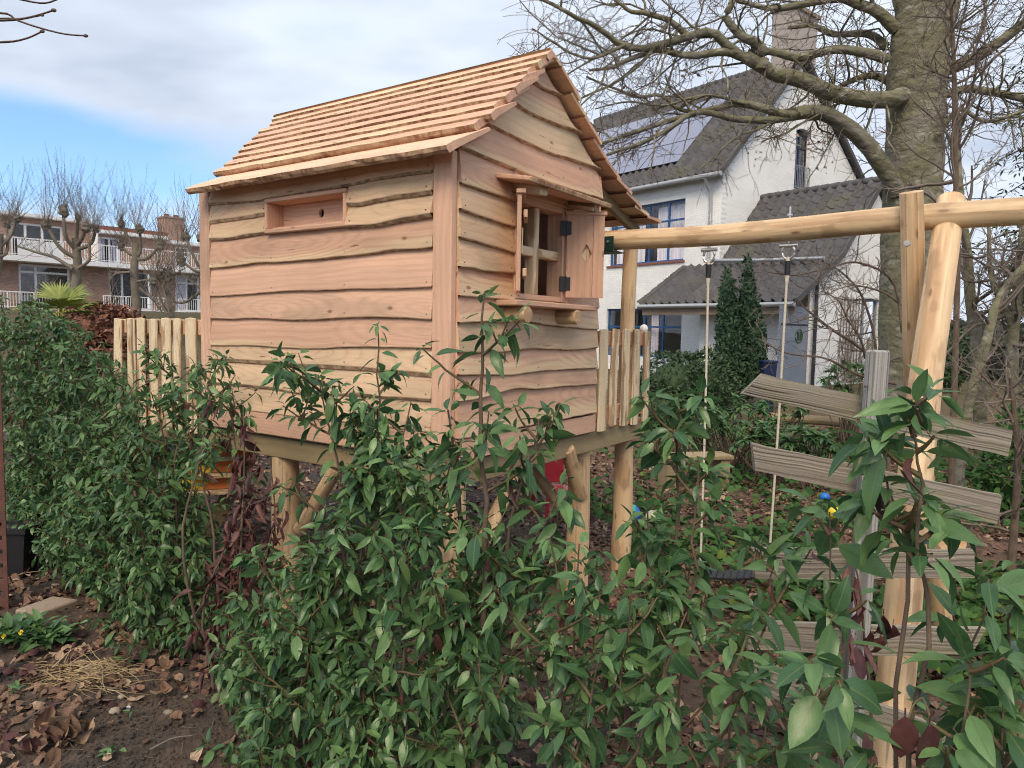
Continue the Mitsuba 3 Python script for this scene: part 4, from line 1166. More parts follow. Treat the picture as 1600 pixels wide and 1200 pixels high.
# ------------------------------------------------------------------ ground cover: fallen leaves, ivy, small plants
def scatter_litter():
    rng = np.random.default_rng(5)
    n = 32000
    Y = .9 + 9.5 * rng.random(n) ** 1.35; X = (rng.random(n) * 2 - 1) * (Y * .80 + .6)
    n2 = 15000; Y2 = 3.4 + 9.5 * rng.random(n2); X2 = -.6 + (Y2 * .9 + .8) * rng.random(n2)
    X, Y = np.r_[X, X2], np.r_[Y, Y2]; n = n + n2
    soilpatch = np.exp(-(((X + 1.45) / .50) ** 4 + ((Y - 2.85) / .50) ** 4))
    clump = meshkit.fbm(np.stack([X * 1.5, Y * 1.5, 0 * X], -1), 3, 2)
    keep = (rng.random(n) > soilpatch * .93) & (clump + rng.random(n) * .45 > .57) & (np.hypot(X, Y) > 1.0)
    X, Y = X[keep], Y[keep]; n = len(X)
    Z = ground_z(X, Y) + rng.uniform(.012, .035, n)
    M = np.zeros((n, 4, 4)); M[:, 3, 3] = 1
    nr = unit(np.stack([rng.normal(size=n) * .38, rng.normal(size=n) * .38, np.ones(n)], 1))
    az = rng.random(n) * 6.28
    d = np.stack([np.cos(az), np.sin(az), 0 * az], 1); d = unit(d - nr * (d * nr).sum(1, keepdims=True)); y = np.cross(nr, d)
    s = (.028 + .066 * rng.random(n) ** 1.8)[:, None]
    M[:, :3, 0], M[:, :3, 1], M[:, :3, 2] = d * s, y * s, nr * s
    M[:, :3, 3] = np.stack([X, Y, Z], 1)
    v = rng.integers(0, 9, n); k = rng.integers(0, 64, n)
    ms = [place_many(LITTER[j], M[v == j], k[v == j]) for j in range(9)]
    key = put(None, 'fallen_leaves', join(ms), 'deadleaf')
    tag(key, 'brown fallen leaves scattered over the dark soil', 'fallen leaves', kind='stuff')


scatter_litter()


def scatter_clods():
    rng = np.random.default_rng(9)
    n = 9000
    X = rng.normal(size=n) * .75 - 1.35; Y = 2.75 + rng.normal(size=n) * .75
    ok = np.hypot(X, Y) > 1.2; X, Y = X[ok], Y[ok]; n = len(X)
    ico = trimesh.creation.icosphere(0)
    r_ = (.002 + .008 * rng.random(n) ** 4)
    M = np.zeros((n, 4, 4)); M[:, 3, 3] = 1
    ax = unit(rng.normal(size=(n, 3))); b = unit(np.cross(ax, [.2, .3, .9])); c = np.cross(ax, b)
    for q, col in enumerate((ax, b, c)): M[:, :3, q] = col * (r_ * rng.uniform(.6, 1.3, n))[:, None]
    M[:, :3, 3] = np.stack([X, Y, ground_z(X, Y) + r_ * .5], 1)
    key = put(None, 'soil_clods', place_many((np.array(ico.vertices), np.array(ico.faces), np.array(ico.vertices)[:, :2] * .3 + .5), M, rng.integers(0, 64, n)), 'clod', smooth=False)
    tag(key, 'small crumbs of dark earth on the dug soil at the bottom left', 'soil', kind='stuff')
    n = 420; X = rng.normal(size=n) * .8 - 1.35; Y = 2.7 + rng.normal(size=n) * .8
    B = np.stack([X, Y, ground_z(X, Y) + .012], 1); a = rng.random(n) * 6.28
    P = shoots(rng, B, np.stack([np.cos(a), np.sin(a), rng.uniform(0, .15, n)], 1), .03 + .10 * rng.random(n) ** 2, 0, 5, -.1, .15)
    P[..., 2] = np.maximum(P[..., 2], ground_z(P[..., 0], P[..., 1]) + .006)
    key = put(None, 'plant_debris', tubes(P, np.broadcast_to(np.linspace(.0016, .0009, 5), (n, 5)), 3), 'twigbark')
    tag(key, 'fine dry twigs and stalk bits strewn over the soil', 'twigs', kind='stuff')


scatter_clods()


def scatter_ivy():
    rng = np.random.default_rng(6)
    n = 16000
    Y = 3.3 + 9.2 * rng.random(n) ** 1.25; X = -1.2 + (Y * .95 + 1.4) * rng.random(n)
    clump = meshkit.fbm(np.stack([X * .9 + 3, Y * .9, 0 * X], -1), 3, 4)
    edge = smooth01(.0, .9, X - .25) * .5
    keep = clump + edge > .80 + rng.random(n) * .28
    X, Y = X[keep], Y[keep]; n = len(X)
    Z = ground_z(X, Y) + rng.uniform(.03, .16, n)
    nr = unit(np.stack([rng.normal(size=n) * .4, rng.normal(size=n) * .4 - .25, np.ones(n)], 1))
    az = rng.random(n) * 6.28
    d = np.stack([np.cos(az), np.sin(az), 0 * az - .2], 1)
    M = leafM(np.stack([X, Y, Z], 1), d, nr, rng.uniform(.05, .105, n), 1.9)
    v = rng.integers(0, 3, n); k = rng.integers(0, 64, n)
    key = put(None, 'ivy', join([place_many(LEAVES[j], M[v == j], k[v == j]) for j in range(3)]), 'ivygreen')
    tag(key, 'green ivy covering the ground behind the hedge', 'ivy', kind='stuff')


scatter_ivy()


def rosette(key, c, n, size, sd, mat_='leafgreen', w=.8, tilt=.6, most=60):
    rng = np.random.default_rng(sd)
    az = rng.random(n) * 6.28; el = rng.uniform(.1, 1.2, n) * tilt
    d = np.stack([np.cos(az) * np.cos(el), np.sin(az) * np.cos(el), np.sin(el)], 1)
    nr = unit(np.stack([-np.cos(az) * np.sin(el), -np.sin(az) * np.sin(el), np.cos(el)], 1) + rng.normal(size=(n, 3)) * .2)
    pos = np.asarray(c) + d * size * .15 + rng.normal(size=(n, 3)) * np.array([.5, .5, .1]) * size * .5
    pos[:, 2] = np.maximum(pos[:, 2], c[2] + .01)
    fill_leaves(key, pos, d, nr, size * rng.uniform(.6, 1.1, n), rng, mat_, most=most)


PR = num('primrose_plant')
tag(PR, 'low leafy plant with two yellow flower buds at the left edge', 'plant')
c = gpt(38, 1010)
for i, (dx, dy) in enumerate(((0, 0), (.07, .03), (-.08, .02), (.11, -.03), (-.03, -.06), (.03, .08), (.14, .05), (-.12, -.04))):
    rosette(PR, c + np.array([dx, dy, .03 + .02 * (i % 3)]), 17, .12, 200 + i, most=10, tilt=.9)
for x, y in ((6, 994), (33, 988)):
    f = at(x, y, c[1] - .12); put(PR, 'flower', join([place_many(DEAD[1], leafM(np.repeat(f[None], 7, 0), unit(np.random.default_rng(3).normal(size=(7, 3)) + [0, 0, .5]), unit(np.random.default_rng(4).normal(size=(7, 3))), [.015] * 7, 1.3), [1] * 7)]), 'yellowtoy')
for px_, py_, Y, s, lab in ((25, 1085, 2.95, .045, 'tiny pale green seedling near the left edge by the straw'), (174, 1183, 2.55, .05, 'tiny green seedling alone in the dark soil at the bottom'),
                            (205, 1120, 2.75, .03, 'very small weed in the middle of the dug soil'), (195, 1040, 2.95, .05, 'small green sprig between straw and hedge')):
    S_ = num('seedling'); tag(S_, lab, 'seedling', 'seedlings in the soil')
    c = gpt(px_, py_) + EX * .015
    rosette(S_, c, 9, s, 300 + px_, 'leafgreen', most=9)

STW = num('straw_heap'); rng = np.random.default_rng(8)
tag(STW, 'flattened tuft of dry straw coloured grass on the soil', 'straw')
c = gpt(128, 1062)
n = 170; az = rng.normal(size=n) * .5 + .15; L_ = rng.uniform(.10, .26, n)
b0 = c + np.stack([rng.normal(size=n) * .10, rng.normal(size=n) * .07, rng.uniform(.012, .055, n)], 1)
P = shoots(rng, b0, np.stack([np.cos(az) * rng.choice([-1, 1], n), np.sin(az), rng.uniform(-.1, .35, n)], 1), L_, 0, 6, -.55, .12)
P[..., 2] = np.maximum(P[..., 2], ground_z(P[..., 0], P[..., 1]) + .008)
m = tubes(P, np.broadcast_to(np.linspace(.0028, .001, 6), (n, 6)), 3); m[2][:, 0] = np.repeat(np.arange(n), 6 * 4) + .5
put(STW, 'stalks', m, 'strawcol', kind='stuff')
DG = num('dry_leaf_clump'); tag(DG, 'upright clump of curled dry brown leaves on the soil near the bottom left corner', 'leaf clump')
c = gpt(95, 1155); n = 26
fill_leaves(DG, c + rng.normal(size=(n, 3)) * np.array([.06, .05, 0]) + np.array([0, 0, .02]), unit(np.stack([rng.normal(size=n) * .7, rng.normal(size=n) * .5, rng.uniform(.1, 1, n)], 1)), unit(rng.normal(size=(n, 3))), rng.uniform(.06, .13, n), rng, 'deadleaf', 'leaf', 'leaves', 26, DEAD)
for i, (px_, py_, s, lab) in enumerate(((180, 1113, .022, 'brown pebble in the dug soil, left of a white one'), (201, 1106, .010, 'tiny white pebble in the dug soil'), (263, 1115, .018, 'tan pebble near the hedge trunk'),
                                        (8, 1182, .022, 'pale pebble in the bottom left corner'), (190, 1090, .014, 'small ochre pebble above the white one'), (290, 1090, .012, 'smallest pebble, close to the hedge foot'))):
    S_ = num('pebble'); tag(S_, lab, 'pebble', 'pebbles on the soil')
    g_ = gpt(px_, py_) + EX * s * .3
    m = ball(g_, s, 2, .25, i, (1.2, 1, .7)); scene[S_] = mikit.ply((m[0], m[1]), 'stone' if i != 1 else 'whitepaint', smooth=True)
for i, (a, b, lab) in enumerate((((40, 1130), (110, 1105), 'thin dry stick lying left of the leaf clump'), ((235, 1178), (300, 1160), 'thin dry stick lying on the soil at the bottom of the hedge'), ((0, 912), (70, 898), 'pale stick on the leaves near the rusty post'))):
    S_ = num('stick'); tag(S_, lab, 'stick')
    def gp(q, up_):
        return gpt(*q) + EX * up_
    m = tubes(curve([gp(a, .02), (gp(a, .02) + gp(b, .03)) / 2 + [0, .01, .012], gp(b, .03)], 6)[None], np.linspace(.004, .003, 6)[None], 5)
    scene[S_] = mikit.ply((m[0], m[1]), 'twigbark' if i < 2 else 'strawcol', smooth=True, uv=m[2])

# stone slab, rusty post and planter at the left edge
SL = num('stone_slab'); tag(SL, 'small flat sandstone slab lying in the leaves beside the hedge', 'slab')
q = gpt(74, 958) + EX * .02
m = bar((-.11, -.12, -.03), (.11, .12, .035), mat4((np.array([.93, -.36, .06]), np.array([.36, .93, 0]), EX), q), .008); scene[SL] = mikit.ply((m[0], m[1]), 'slab', smooth=False)
RP_ = num('steel_post'); tag(RP_, 'rust brown slotted steel post at the left edge', 'post')
pb_, pt_ = at(-2, 882, 4.2), at(-1, 474, 4.2); hgt = pt_[2]
poly = sbox(-.055, -.05, .055, hgt)
holes = [sbox(.004, z, .030, z + .028) for z in np.arange(.10, hgt - .05, .085)]
for h_ in holes: poly = poly.difference(h_)
put(RP_, 'face', prism(poly, .006, mat4((np.array([1., 0, 0]), EX, np.array([0, -1., 0])), np.array([pb_[0], 4.2, 0])), 1), 'corten', smooth=False)
put(RP_, 'flange', bar((pb_[0] - .055, 4.2002, -.05), (pb_[0] - .049, 4.25, hgt)), 'corten', smooth=False)
PLN = num('planter'); tag(PLN, 'black plastic planter box standing in the shade behind the rusty post', 'planter')
c = at(14, 838, 4.80); gz = G(c[0], c[1])
poly = trimesh.convex.convex_hull(np.array([[x * w, y * w * .7, z] for z, w in ((gz, .10), (gz + .33, .14)) for x in (-1, 1) for y in (-1, 1)]) + [c[0], 4.85, 0])
put(PLN, 'box', flat((np.array(poly.vertices), np.array(poly.faces), np.zeros((len(poly.vertices), 2)))), 'blackrubber', smooth=False)
rim = Polygon([(-.155, -.115), (.155, -.115), (.155, .115), (-.155, .115)]).difference(sbox(-.125, -.085, .125, .085))
put(PLN, 'rim', prism(rim, .035, mat4((np.array([1., 0, 0]), np.array([0, 1., 0]), EX), np.array([c[0], 4.85, gz + .315])), 1), 'blackrubber', smooth=False)

# toys and small wooden things behind the hedge
def toyball(px_, py_, r, m_, lab, dep):
    k = num('toy_ball'); tag(k, lab, 'ball')
    c = at(px_, py_, dep); c[2] = max(c[2], G(c[0], c[1]) + r)
    m = ball(c, r, 3); scene[k] = mikit.ply((m[0], m[1]), m_, smooth=True, uv=np.stack([((m[0] - c) @ _R) / r * .5 + .5, (m[0] - c)[:, 2]], 1))


toyball(985, 804, .095, 'rainbow', 'rainbow striped ball on the ivy right of the far stilt', 6.4)
toyball(1022, 812, .085, 'paletoy', 'pale yellow ball beside the rainbow ball', 6.2)
toyball(1304, 801, .055, 'yellowtoy', 'small bright yellow toy ball in the ivy left of the fence post', 6.4)
toyball(1289, 777, .05, 'bluetoy', 'small blue toy ball behind the yellow one', 7.2)
toyball(634, 765, .075, 'orangetoy', 'orange ball seen through the leaves under the playhouse', 6.6)
RC = num('toy_chair'); tag(RC, 'red plastic children chair under the playhouse', 'chair')
c = at(868, 745, 6.6); c[2] = G(c[0], c[1]); Mc = mat4((np.array([.9, .43, 0]), np.array([-.43, .9, 0]), EX), c)
put(RC, 'seat', bar((-.17, -.16, .25), (.17, .16, .28), Mc, .01), 'redplastic', smooth=False)
put(RC, 'backrest', bar((-.17, .14, .30), (.17, .165, .55), Mc, .01), 'redplastic', smooth=False)
for x in (-.15, .15):
    for y in (-.14, .14): put(RC, 'leg', stick((Mc @ [x, y, .25, 1])[:3], (Mc @ [x * 1.15, y * 1.15, -.02, 1])[:3], .035, .035, 0, up=(1, 0, 0)), 'redplastic', smooth=False)
for s_ in (-1, 1): put(RC, 'armrest', bar((s_ * .17 - .02, -.13, .40), (s_ * .17 + .02, .15, .42), Mc, .006), 'redplastic', smooth=False)
BN = num('bench'); tag(BN, 'low rough wooden bench behind the swing', 'bench')
c = at(1085, 712, 8.2); gz = G(c[0], c[1]); Mb = mat4((np.array([.98, .2, 0]), np.array([-.2, .98, 0]), EX), np.array([c[0], c[1], gz]))
top = c[2] - gz + .02
put(BN, 'seat', bar((-.42, -.16, top - .05), (.42, .16, top), Mb, .008, 901), 'treated', smooth=False)
for x in (-.33, .33): put(BN, 'leg', bar((x - .06, -.13, -.05), (x + .06, .13, top - .051), Mb, .006, 902), 'treated', smooth=False)
LGE = num('edging_log'); tag(LGE, 'pale log lying as the edge of a leafy bed behind the fence', 'log')
a, b = at(1205, 652, 12.2), at(1352, 663, 11.6)
m = log([a, (a + b) / 2 + [0, 0, .01], b], .075, .08, 12, 8, 903, .06); scene[LGE] = mikit.ply((m[0], m[1]), 'treated', smooth=True, uv=m[2])

# ------------------------------------------------------------------ villa behind the garden on the right
VC = np.array([6.27, 22., 0.])
_az = math.radians(-38)
VL = np.array([math.sin(_az), math.cos(_az), 0]); VG = np.array([math.cos(_az), -math.sin(_az), 0])
VILLA = num('villa')
tag(VILLA, 'white painted brick villa with dark tiled roof and blue windows behind the swing', 'house')


def vp(l, g, z): return VC + VL * l + VG * g + EX * z


def wall(key, poly, origin, ux, inward, t=.25, material='whitebrick', name='wall', sd=0):
    M = mat4((ux, EX, inward), origin)
    return put(key, name, prism(poly, t, M, sd), material, smooth=False)


def window(key, o, ux, inw, x0, x1, z0, z1, cols, rows, frame='bluepaint', fw=.06, curtain=True, name='window', sill='sillred', depth=.09, room=True):
    """frame, panes, curtains and a dark room box behind an opening; o origin of the wall at height 0, ux along it, inw into the house"""
    k = f'{key}__{name}'; k = num(k)
    M = mat4((ux, inw, EX), o)
    b = lambda a0, a1, d0, d1, h0, h1: bar((a0, d0, h0), (a1, d1, h1), M, .004)
    xs = [x0] + [x0 + (x1 - x0) * c for c in cols] + [x1]; zs = [z0] + [z0 + (z1 - z0) * r for r in rows] + [z1]
    ms = [b(x0, x1, depth, depth + .07, z0, z0 + fw), b(x0, x1, depth, depth + .07, z1 - fw, z1)]
    for i, x in enumerate(xs):
        a, c = (x, x + fw) if i == 0 else ((x - fw, x) if i == len(xs) - 1 else (x - fw / 2, x + fw / 2))
        ms.append(b(a, c, depth + .002, depth + .068, z0 + fw, z1 - fw))
    for z in zs[1:-1]: ms.append(b(x0 + fw, x1 - fw, depth + .004, depth + .066, z - fw / 2, z + fw / 2))
    put(k, 'frame', join(ms), frame, smooth=False)
    for i in range(len(xs) - 1):
        for j in range(len(zs) - 1):
            a0, a1, h0, h1 = xs[i] + .01, xs[i + 1] - .01, zs[j] + .01, zs[j + 1] - .01
            P = [(M @ [x, depth + .035, z, 1])[:3] for x, z in ((a0, h0), (a1, h0), (a1, h1), (a0, h1))]
            put(k, 'pane', (np.array(P), np.array([[0, 1, 2], [0, 2, 3]]), np.zeros((4, 2))), 'glass', smooth=False)
    if sill: put(k, 'sill', b(x0 - .06, x1 + .06, -.06, depth, z0 - .07, z0 - .001), sill, smooth=False)
    if curtain:
        for a0, a1 in curtain if isinstance(curtain, list) else [(x0 + .1, x0 + (x1 - x0) * .35), (x1 - (x1 - x0) * .3, x1 - .1)]:
            n = 26; q = np.linspace(0, 1, n); X = a0 + (a1 - a0) * q
            V = np.array([(M @ [x, depth + .25 + .035 * math.sin(i * 1.9), z, 1])[:3] for z in (z0 + .03, z1 - .1) for i, x in enumerate(X)])
            i = np.arange(n - 1); F = np.vstack([np.stack([i, i + 1, n + i + 1], 1), np.stack([i, n + i + 1, n + i], 1)])
            put(k, 'curtain', (V, F, np.stack([np.tile(X, 2), np.zeros(2 * n)], 1)), 'curtain')
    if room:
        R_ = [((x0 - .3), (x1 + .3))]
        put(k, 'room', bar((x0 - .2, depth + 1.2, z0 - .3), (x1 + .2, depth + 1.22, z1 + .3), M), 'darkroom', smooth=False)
    return k


# long front: l from 0 at the corner to the left
poly = Polygon([(-.0, .2), (9.5, .2), (9.5, 6.75), (0, 6.75)])
for x0, x1, z0, z1 in ((1.38, 4.70, 4.12, 6.08), (1.36, 4.74, .95, 2.60), (5.9, 8.2, 4.12, 6.08)): poly = poly.difference(sbox(x0, z0, x1, z1))
wall(VILLA, poly, vp(0, 0, 0), VL, VG, .25)
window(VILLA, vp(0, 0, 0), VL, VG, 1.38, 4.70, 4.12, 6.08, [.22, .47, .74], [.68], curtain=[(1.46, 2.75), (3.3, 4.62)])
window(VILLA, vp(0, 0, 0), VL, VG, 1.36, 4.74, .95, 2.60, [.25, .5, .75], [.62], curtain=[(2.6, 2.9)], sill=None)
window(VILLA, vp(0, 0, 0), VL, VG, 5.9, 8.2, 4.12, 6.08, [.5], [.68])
# gable side: g from 0 to the right, pointed
poly = Polygon([(.002, .2), (9.6, .2), (9.6, 6.5), (4.02, 10.80), (.002, 6.75)])
arch = Polygon([(3.92, 6.72), (4.84, 6.72), (4.84, 8.62), (4.62, 8.72), (4.38, 8.75), (4.14, 8.72), (3.92, 8.62)])
poly = poly.difference(arch)
wall(VILLA, poly, vp(0, 0, 0), VG, VL, .25)
k = window(VILLA, vp(0, 0, 0), VG, VL, 3.90, 4.86, 6.72, 8.76, [.5], [.35, .7], curtain=False, sill=None, frame='navy', depth=.14)
for i in range(9): put(k, 'railing_bar', tubes(np.array([[vp(-.03, 3.95 + i * .108, 6.74), vp(-.03, 3.95 + i * .108, 7.48)]]), np.full((1, 2), .011), 5), 'greypaint', smooth=False)
put(k, 'railing_rail', join([tubes(np.array([[vp(-.03, 3.9, z), vp(-.03, 4.86, z)]]), np.full((1, 2), .016), 5) for z in (6.76, 7.48)]), 'greypaint', smooth=False)
put(VILLA, 'far_wall', bar((9.3, 0.3, .2), (9.5, 9.5, 6.7), mat4((VL, VG, EX), VC)), 'whitebrick', smooth=False)
put(VILLA, 'far_wall', bar((.3, 9.4, .2), (9.4, 9.6, 6.4), mat4((VL, VG, EX), VC)), 'whitebrick', smooth=False)


def tile_template():
    xs = np.array([0, .05, .12, .19, .25, .285, .315]); zs = np.array([.050, .004, .0, .012, .078, .112, .066])
    V, F = [], []
    n = len(xs)
    for y, dz in ((0, .026), (.40, .0)):
        for x, z in zip(xs, zs): V.append((x, y, z + dz))
    for x, z in zip(xs, zs): V.append((x, 0, z - .012))
    for i in range(n - 1):
        F += [(i, i + 1, n + i + 1), (i, n + i + 1, n + i), (2 * n + i, 2 * n + i + 1, i + 1), (2 * n + i, i + 1, i)]
    V = np.array(V); return V, np.array(F), np.stack([V[:, 0] / .33, V[:, 1]], 1)


TILE = tile_template()


def tile_field(key, o, ux, uy, inside, nx, ny, sd, parts=0, name='roof_tile'):
    """pantiles in rows on a slope: o the lower corner, ux along the eave, uy up the slope"""
    rng = np.random.default_rng(sd); nz = np.cross(ux, uy)
    if nz[2] < 0: nz = -nz
    Ms, C = [], []
    for j in range(ny):
        for i in range(nx):
            c = np.array([(i + .5) * .30, (j + .5) * .345])
            if not inside(*c): continue
            p = o + ux * i * .30 + uy * (j * .345) + nz * (.02 + rng.normal() * .004)
            yy = unit(uy + nz * rng.normal() * .012)
            M = mat4((ux * rng.uniform(.99, 1.01), yy, nz), p); Ms.append(M); C.append(p)
    Ms, C = np.array(Ms), np.array(C); k = rng.integers(0, 40, len(Ms))
    big = np.zeros(len(Ms), bool)
    if parts:
        q = pix(C); vis = (q[:, 0] > 930) & (q[:, 0] < 1600) & (q[:, 1] > 0)
        big[np.argsort(np.where(vis, q[:, 2], 1e9))[:parts]] = True
        plys = {}
        for i in np.where(big)[0]:
            kk = int(k[i]) % 12
            if kk not in plys:
                m = place_many(TILE, np.eye(4)[None], [kk]); plys[kk] = mikit.ply((m[0], m[1]), 'tilecol', smooth=40) if False else mikit.ply((m[0], m[1]), 'tilecol', smooth=True, uv=m[2])
            scene[num(f'{key}__{name}')] = {**plys[kk], 'to_world': T(Ms[i])}
    if (~big).any(): put(key, name + '_field', place_many(TILE, Ms[~big], k[~big]), 'tilecol', kind='stuff')


def quad(key, name, pts, material, t=.06, inner=(0, 0, -1)):
    p = np.array(pts, float); q = p + np.array(inner) * t; n = len(p)
    V = np.vstack([p, q]); F = [(0, i, i + 1) for i in range(1, n - 1)] + [(n, n + i + 1, n + i) for i in range(1, n - 1)]
    for i in range(n): j = (i + 1) % n; F += [(i, n + i, n + j), (i, n + j, j)]
    return put(key, name, flat((V, np.array(F), V[:, :2].copy())), material, smooth=False)


# main roof
EAVE, RIDGE = (-.30, 6.60), (4.02, 10.98)
su = unit(VG * (RIDGE[0] - EAVE[0]) + EX * (RIDGE[1] - EAVE[1])); sl_ = math.hypot(RIDGE[0] - EAVE[0], RIDGE[1] - EAVE[1])
RF = quad(VILLA, 'roof', [vp(-.15, EAVE[0], EAVE[1]), vp(9.7, EAVE[0], EAVE[1]), vp(9.7, *RIDGE), vp(-.15, *RIDGE)], 'tilecol')
quad(VILLA, 'roof', [vp(-.15, 4.02, 10.98), vp(9.7, 4.02, 10.98), vp(9.7, 9.9, 6.35), vp(-.15, 9.9, 6.35)], 'tilecol')
sol = lambda x, y: not (2.0 < x - .15 < 9.0 and .75 < y < 4.9 and not (x - .15 > 6.6 and y > 2.6 and y < 3.6))
tile_field(RF, vp(-.15, EAVE[0], EAVE[1]), VL, su, lambda x, y: x < 9.75 and y < sl_ - .05 and sol(x, y) or (x < 9.75 and y < sl_ - .05 and (y <= 1.0 or y >= 4.7)), 42, 21, 5)
for i in range(31):
    a = vp(-.20 + i * .32, 4.02, 11.03); put(RF, 'ridge_tile', tubes(np.array([[a, a + VL * .17, a + VL * .35]]), np.array([[.115, .105, .095]]), 10, 0, 0), 'tilecol', smooth=True)
put(RF, 'verge', stick(vp(-.19, EAVE[0] - .02, EAVE[1] + .02), vp(-.19, RIDGE[0], RIDGE[1] + .03), .06, .16, 0, up=tuple(np.cross(VL, su))), 'tilecol', smooth=False)
put(RF, 'verge', stick(vp(-.19, 9.9, 6.35), vp(-.19, RIDGE[0], RIDGE[1]), .06, .14, 0), 'tilecol', smooth=False)
for i in range(4):
    for j in range(3):
        if (i, j) == (3, 1): continue
        o = vp(1.95 + i * 1.72, 0, 0); nrm = np.cross(VL, su); nrm = nrm if nrm[2] > 0 else -nrm
        M = mat4((VL, su, nrm), vp(1.95 + i * 1.72, EAVE[0], EAVE[1]) + su * (.95 + j * 1.28) + nrm * .11)
        m = bar((0, 0, 0), (1.68, 1.24, .04), M, .004); m = (m[0], m[1], np.stack([((m[0] - M[:3, 3]) @ VL), ((m[0] - M[:3, 3]) @ su)], 1))
        pn = put(VILLA, 'solar_panel', m, 'solar', smooth=False)
        put(pn, 'frame', join([bar((-.004, -.02, -.002), (1.684, -.001, .045), M), bar((-.02, -.02, -.002), (-.001, 1.24, .045), M)]), 'solarframe', smooth=False)
# gutter, downpipe and the pipe that leads over the lower roof
gp_ = np.array([vp(-.2, -.36, 6.56), vp(9.7, -.36, 6.60)])
put(VILLA, 'gutter', tubes(np.array([gp_]), np.full((1, 2), .075), 8), 'zinc')
P = curve([vp(.38, -.36, 6.5), vp(.38, -.20, 6.25), vp(.36, -.07, 5.95), vp(.36, -.07, 4.6), vp(.36, -.07, 4.02)], 16)
put(VILLA, 'downpipe', tubes(P[None], np.full((1, 16), .055), 8), 'zinc')
put(VILLA, 'roof_pipe', tubes(np.array([[vp(.40, -.20, 4.02), vp(-1.6, -.44, 3.88), vp(-3.62, -.50, 3.80)]]), np.full((1, 3), .055), 8), 'zinc')
# chimney
CH = put(VILLA, 'chimney', bar((.05, 3.42, 9.6), (.75, 5.0, 12.5), mat4((VL, VG, EX), VC)), 'chimneybrick', smooth=False)
put(CH, 'cap', bar((-.02, 3.35, 12.501), (.82, 5.07, 12.62), mat4((VL, VG, EX), VC)), 'slab', smooth=False)

# the lower wing: its roof runs out in front of the long side
kz = 3.86
W0 = (2.08, 6.12)
u1 = unit(VG * 2.08 + EX * (6.12 - kz)); l1 = math.hypot(2.08, 6.12 - kz)
u2 = unit(VG * 2.12 + EX * (kz - 2.60)); l2 = math.hypot(2.12, kz - 2.60)
WR = quad(VILLA, 'wing_roof', [vp(.0, 0, kz), vp(-3.80, 0, kz), vp(-3.80, *W0), vp(.0, *W0)], 'tilecol')
WR2 = quad(VILLA, 'wing_roof', [vp(1.19, -2.12, 2.60), vp(-3.80, -2.12, 2.60), vp(-3.80, -.002, kz), vp(1.19, -.002, kz)], 'tilecol')
quad(VILLA, 'wing_roof', [vp(.0, *W0), vp(-3.80, *W0), vp(-3.80, 5.6, 3.0), vp(.0, 5.6, 3.0)], 'tilecol')
tile_field(WR, vp(-3.80, 0, kz), VL, u1, lambda x, y: x < 3.78 and y < l1 - .03, 17, 11, 6, parts=150)
tile_field(WR2, vp(-3.80, -2.14, 2.59), VL, u2, lambda x, y: x < 4.98 and y < l2 + .05, 22, 9, 7, parts=150)
for i in range(12):
    a = vp(-3.84 + i * .32, 2.08, 6.17); put(WR, 'ridge_tile', tubes(np.array([[a, a + VL * .17, a + VL * .35]]), np.array([[.115, .105, .095]]), 10), 'tilecol', smooth=True)
put(WR, 'verge', stick(vp(-3.84, .0, kz + .02), vp(-3.84, 2.08, 6.16), .06, .16, 0, up=tuple(np.cross(VL, u1))), 'tilecol', smooth=False)
put(WR2, 'verge', stick(vp(-3.84, -2.14, 2.60), vp(-3.84, -.01, kz + .02), .06, .16, 0, up=tuple(np.cross(VL, u2))), 'tilecol', smooth=False)
put(WR2, 'verge', stick(vp(1.22, -2.14, 2.60), vp(1.22, -.01, kz + .02), .06, .12, 0, up=tuple(np.cross(VL, u2))), 'tilecol', smooth=False)
put(VILLA, 'wing_gutter', tubes(np.array([[vp(1.25, -2.2, 2.55), vp(-3.85, -2.2, 2.54)]]), np.full((1, 2), .065), 8), 'zinc')
put(VILLA, 'fascia', bar((-3.80, -2.09, 2.30), (1.19, -2.06, 2.54), mat4((VL, VG, EX), VC)), 'slab', smooth=False)
poly = Polygon([(-1.1, .2), (5.4, .2), (5.4, 3.0), (2.08, 6.0), (.02, kz - .08), (-1.1, 3.15)])
poly = poly.difference(sbox(1.62, 1.0, 2.75, 2.85))
wall(VILLA, poly, vp(-3.62, 0, 0), VG, VL, .22)
window(VILLA, vp(-3.62, 0, 0), VG, VL, 1.62, 2.75, 1.0, 2.85, [.3], [], frame='greypaint', curtain=False, sill=None)
put(VILLA, 'wing_wall', bar((-3.60, -1.1, .2), (-.2, -.90, 3.1), mat4((VL, VG, EX), VC)), 'whitebrick', smooth=False)
DR = put(VILLA, 'door', bar((-3.66, -2.46, .30), (-3.60, -1.22, 2.50), mat4((VL, VG, EX), VC)), 'greypaint', smooth=False)
put(DR, 'rail', bar((-3.675, -2.46, 2.02), (-3.661, -1.22, 2.06), mat4((VL, VG, EX), VC)), 'solarframe', smooth=False)
a = np.linspace(0, 2 * np.pi, 25); ctr = vp(-3.672, -1.62, 1.75)
put(DR, 'emblem', join([tubes(np.array([[ctr + VG * .17 * math.cos(q) + EX * .17 * math.sin(q) for q in a]]), np.full((1, 25), .010), 4)] +
    [tubes(np.array([[ctr + VG * x + EX * .11, ctr + VG * (x + .03) + EX * 0, ctr + VG * x - EX * .11]]), np.full((1, 3), .012), 4) for x in (-.09, -.03, .04, .09)]), 'cypressgreen')
put(VILLA, 'porch_post', bar((-3.62, -1.19, .2), (-3.52, -1.102, 2.9), mat4((VL, VG, EX), VC)), 'slab', smooth=False)
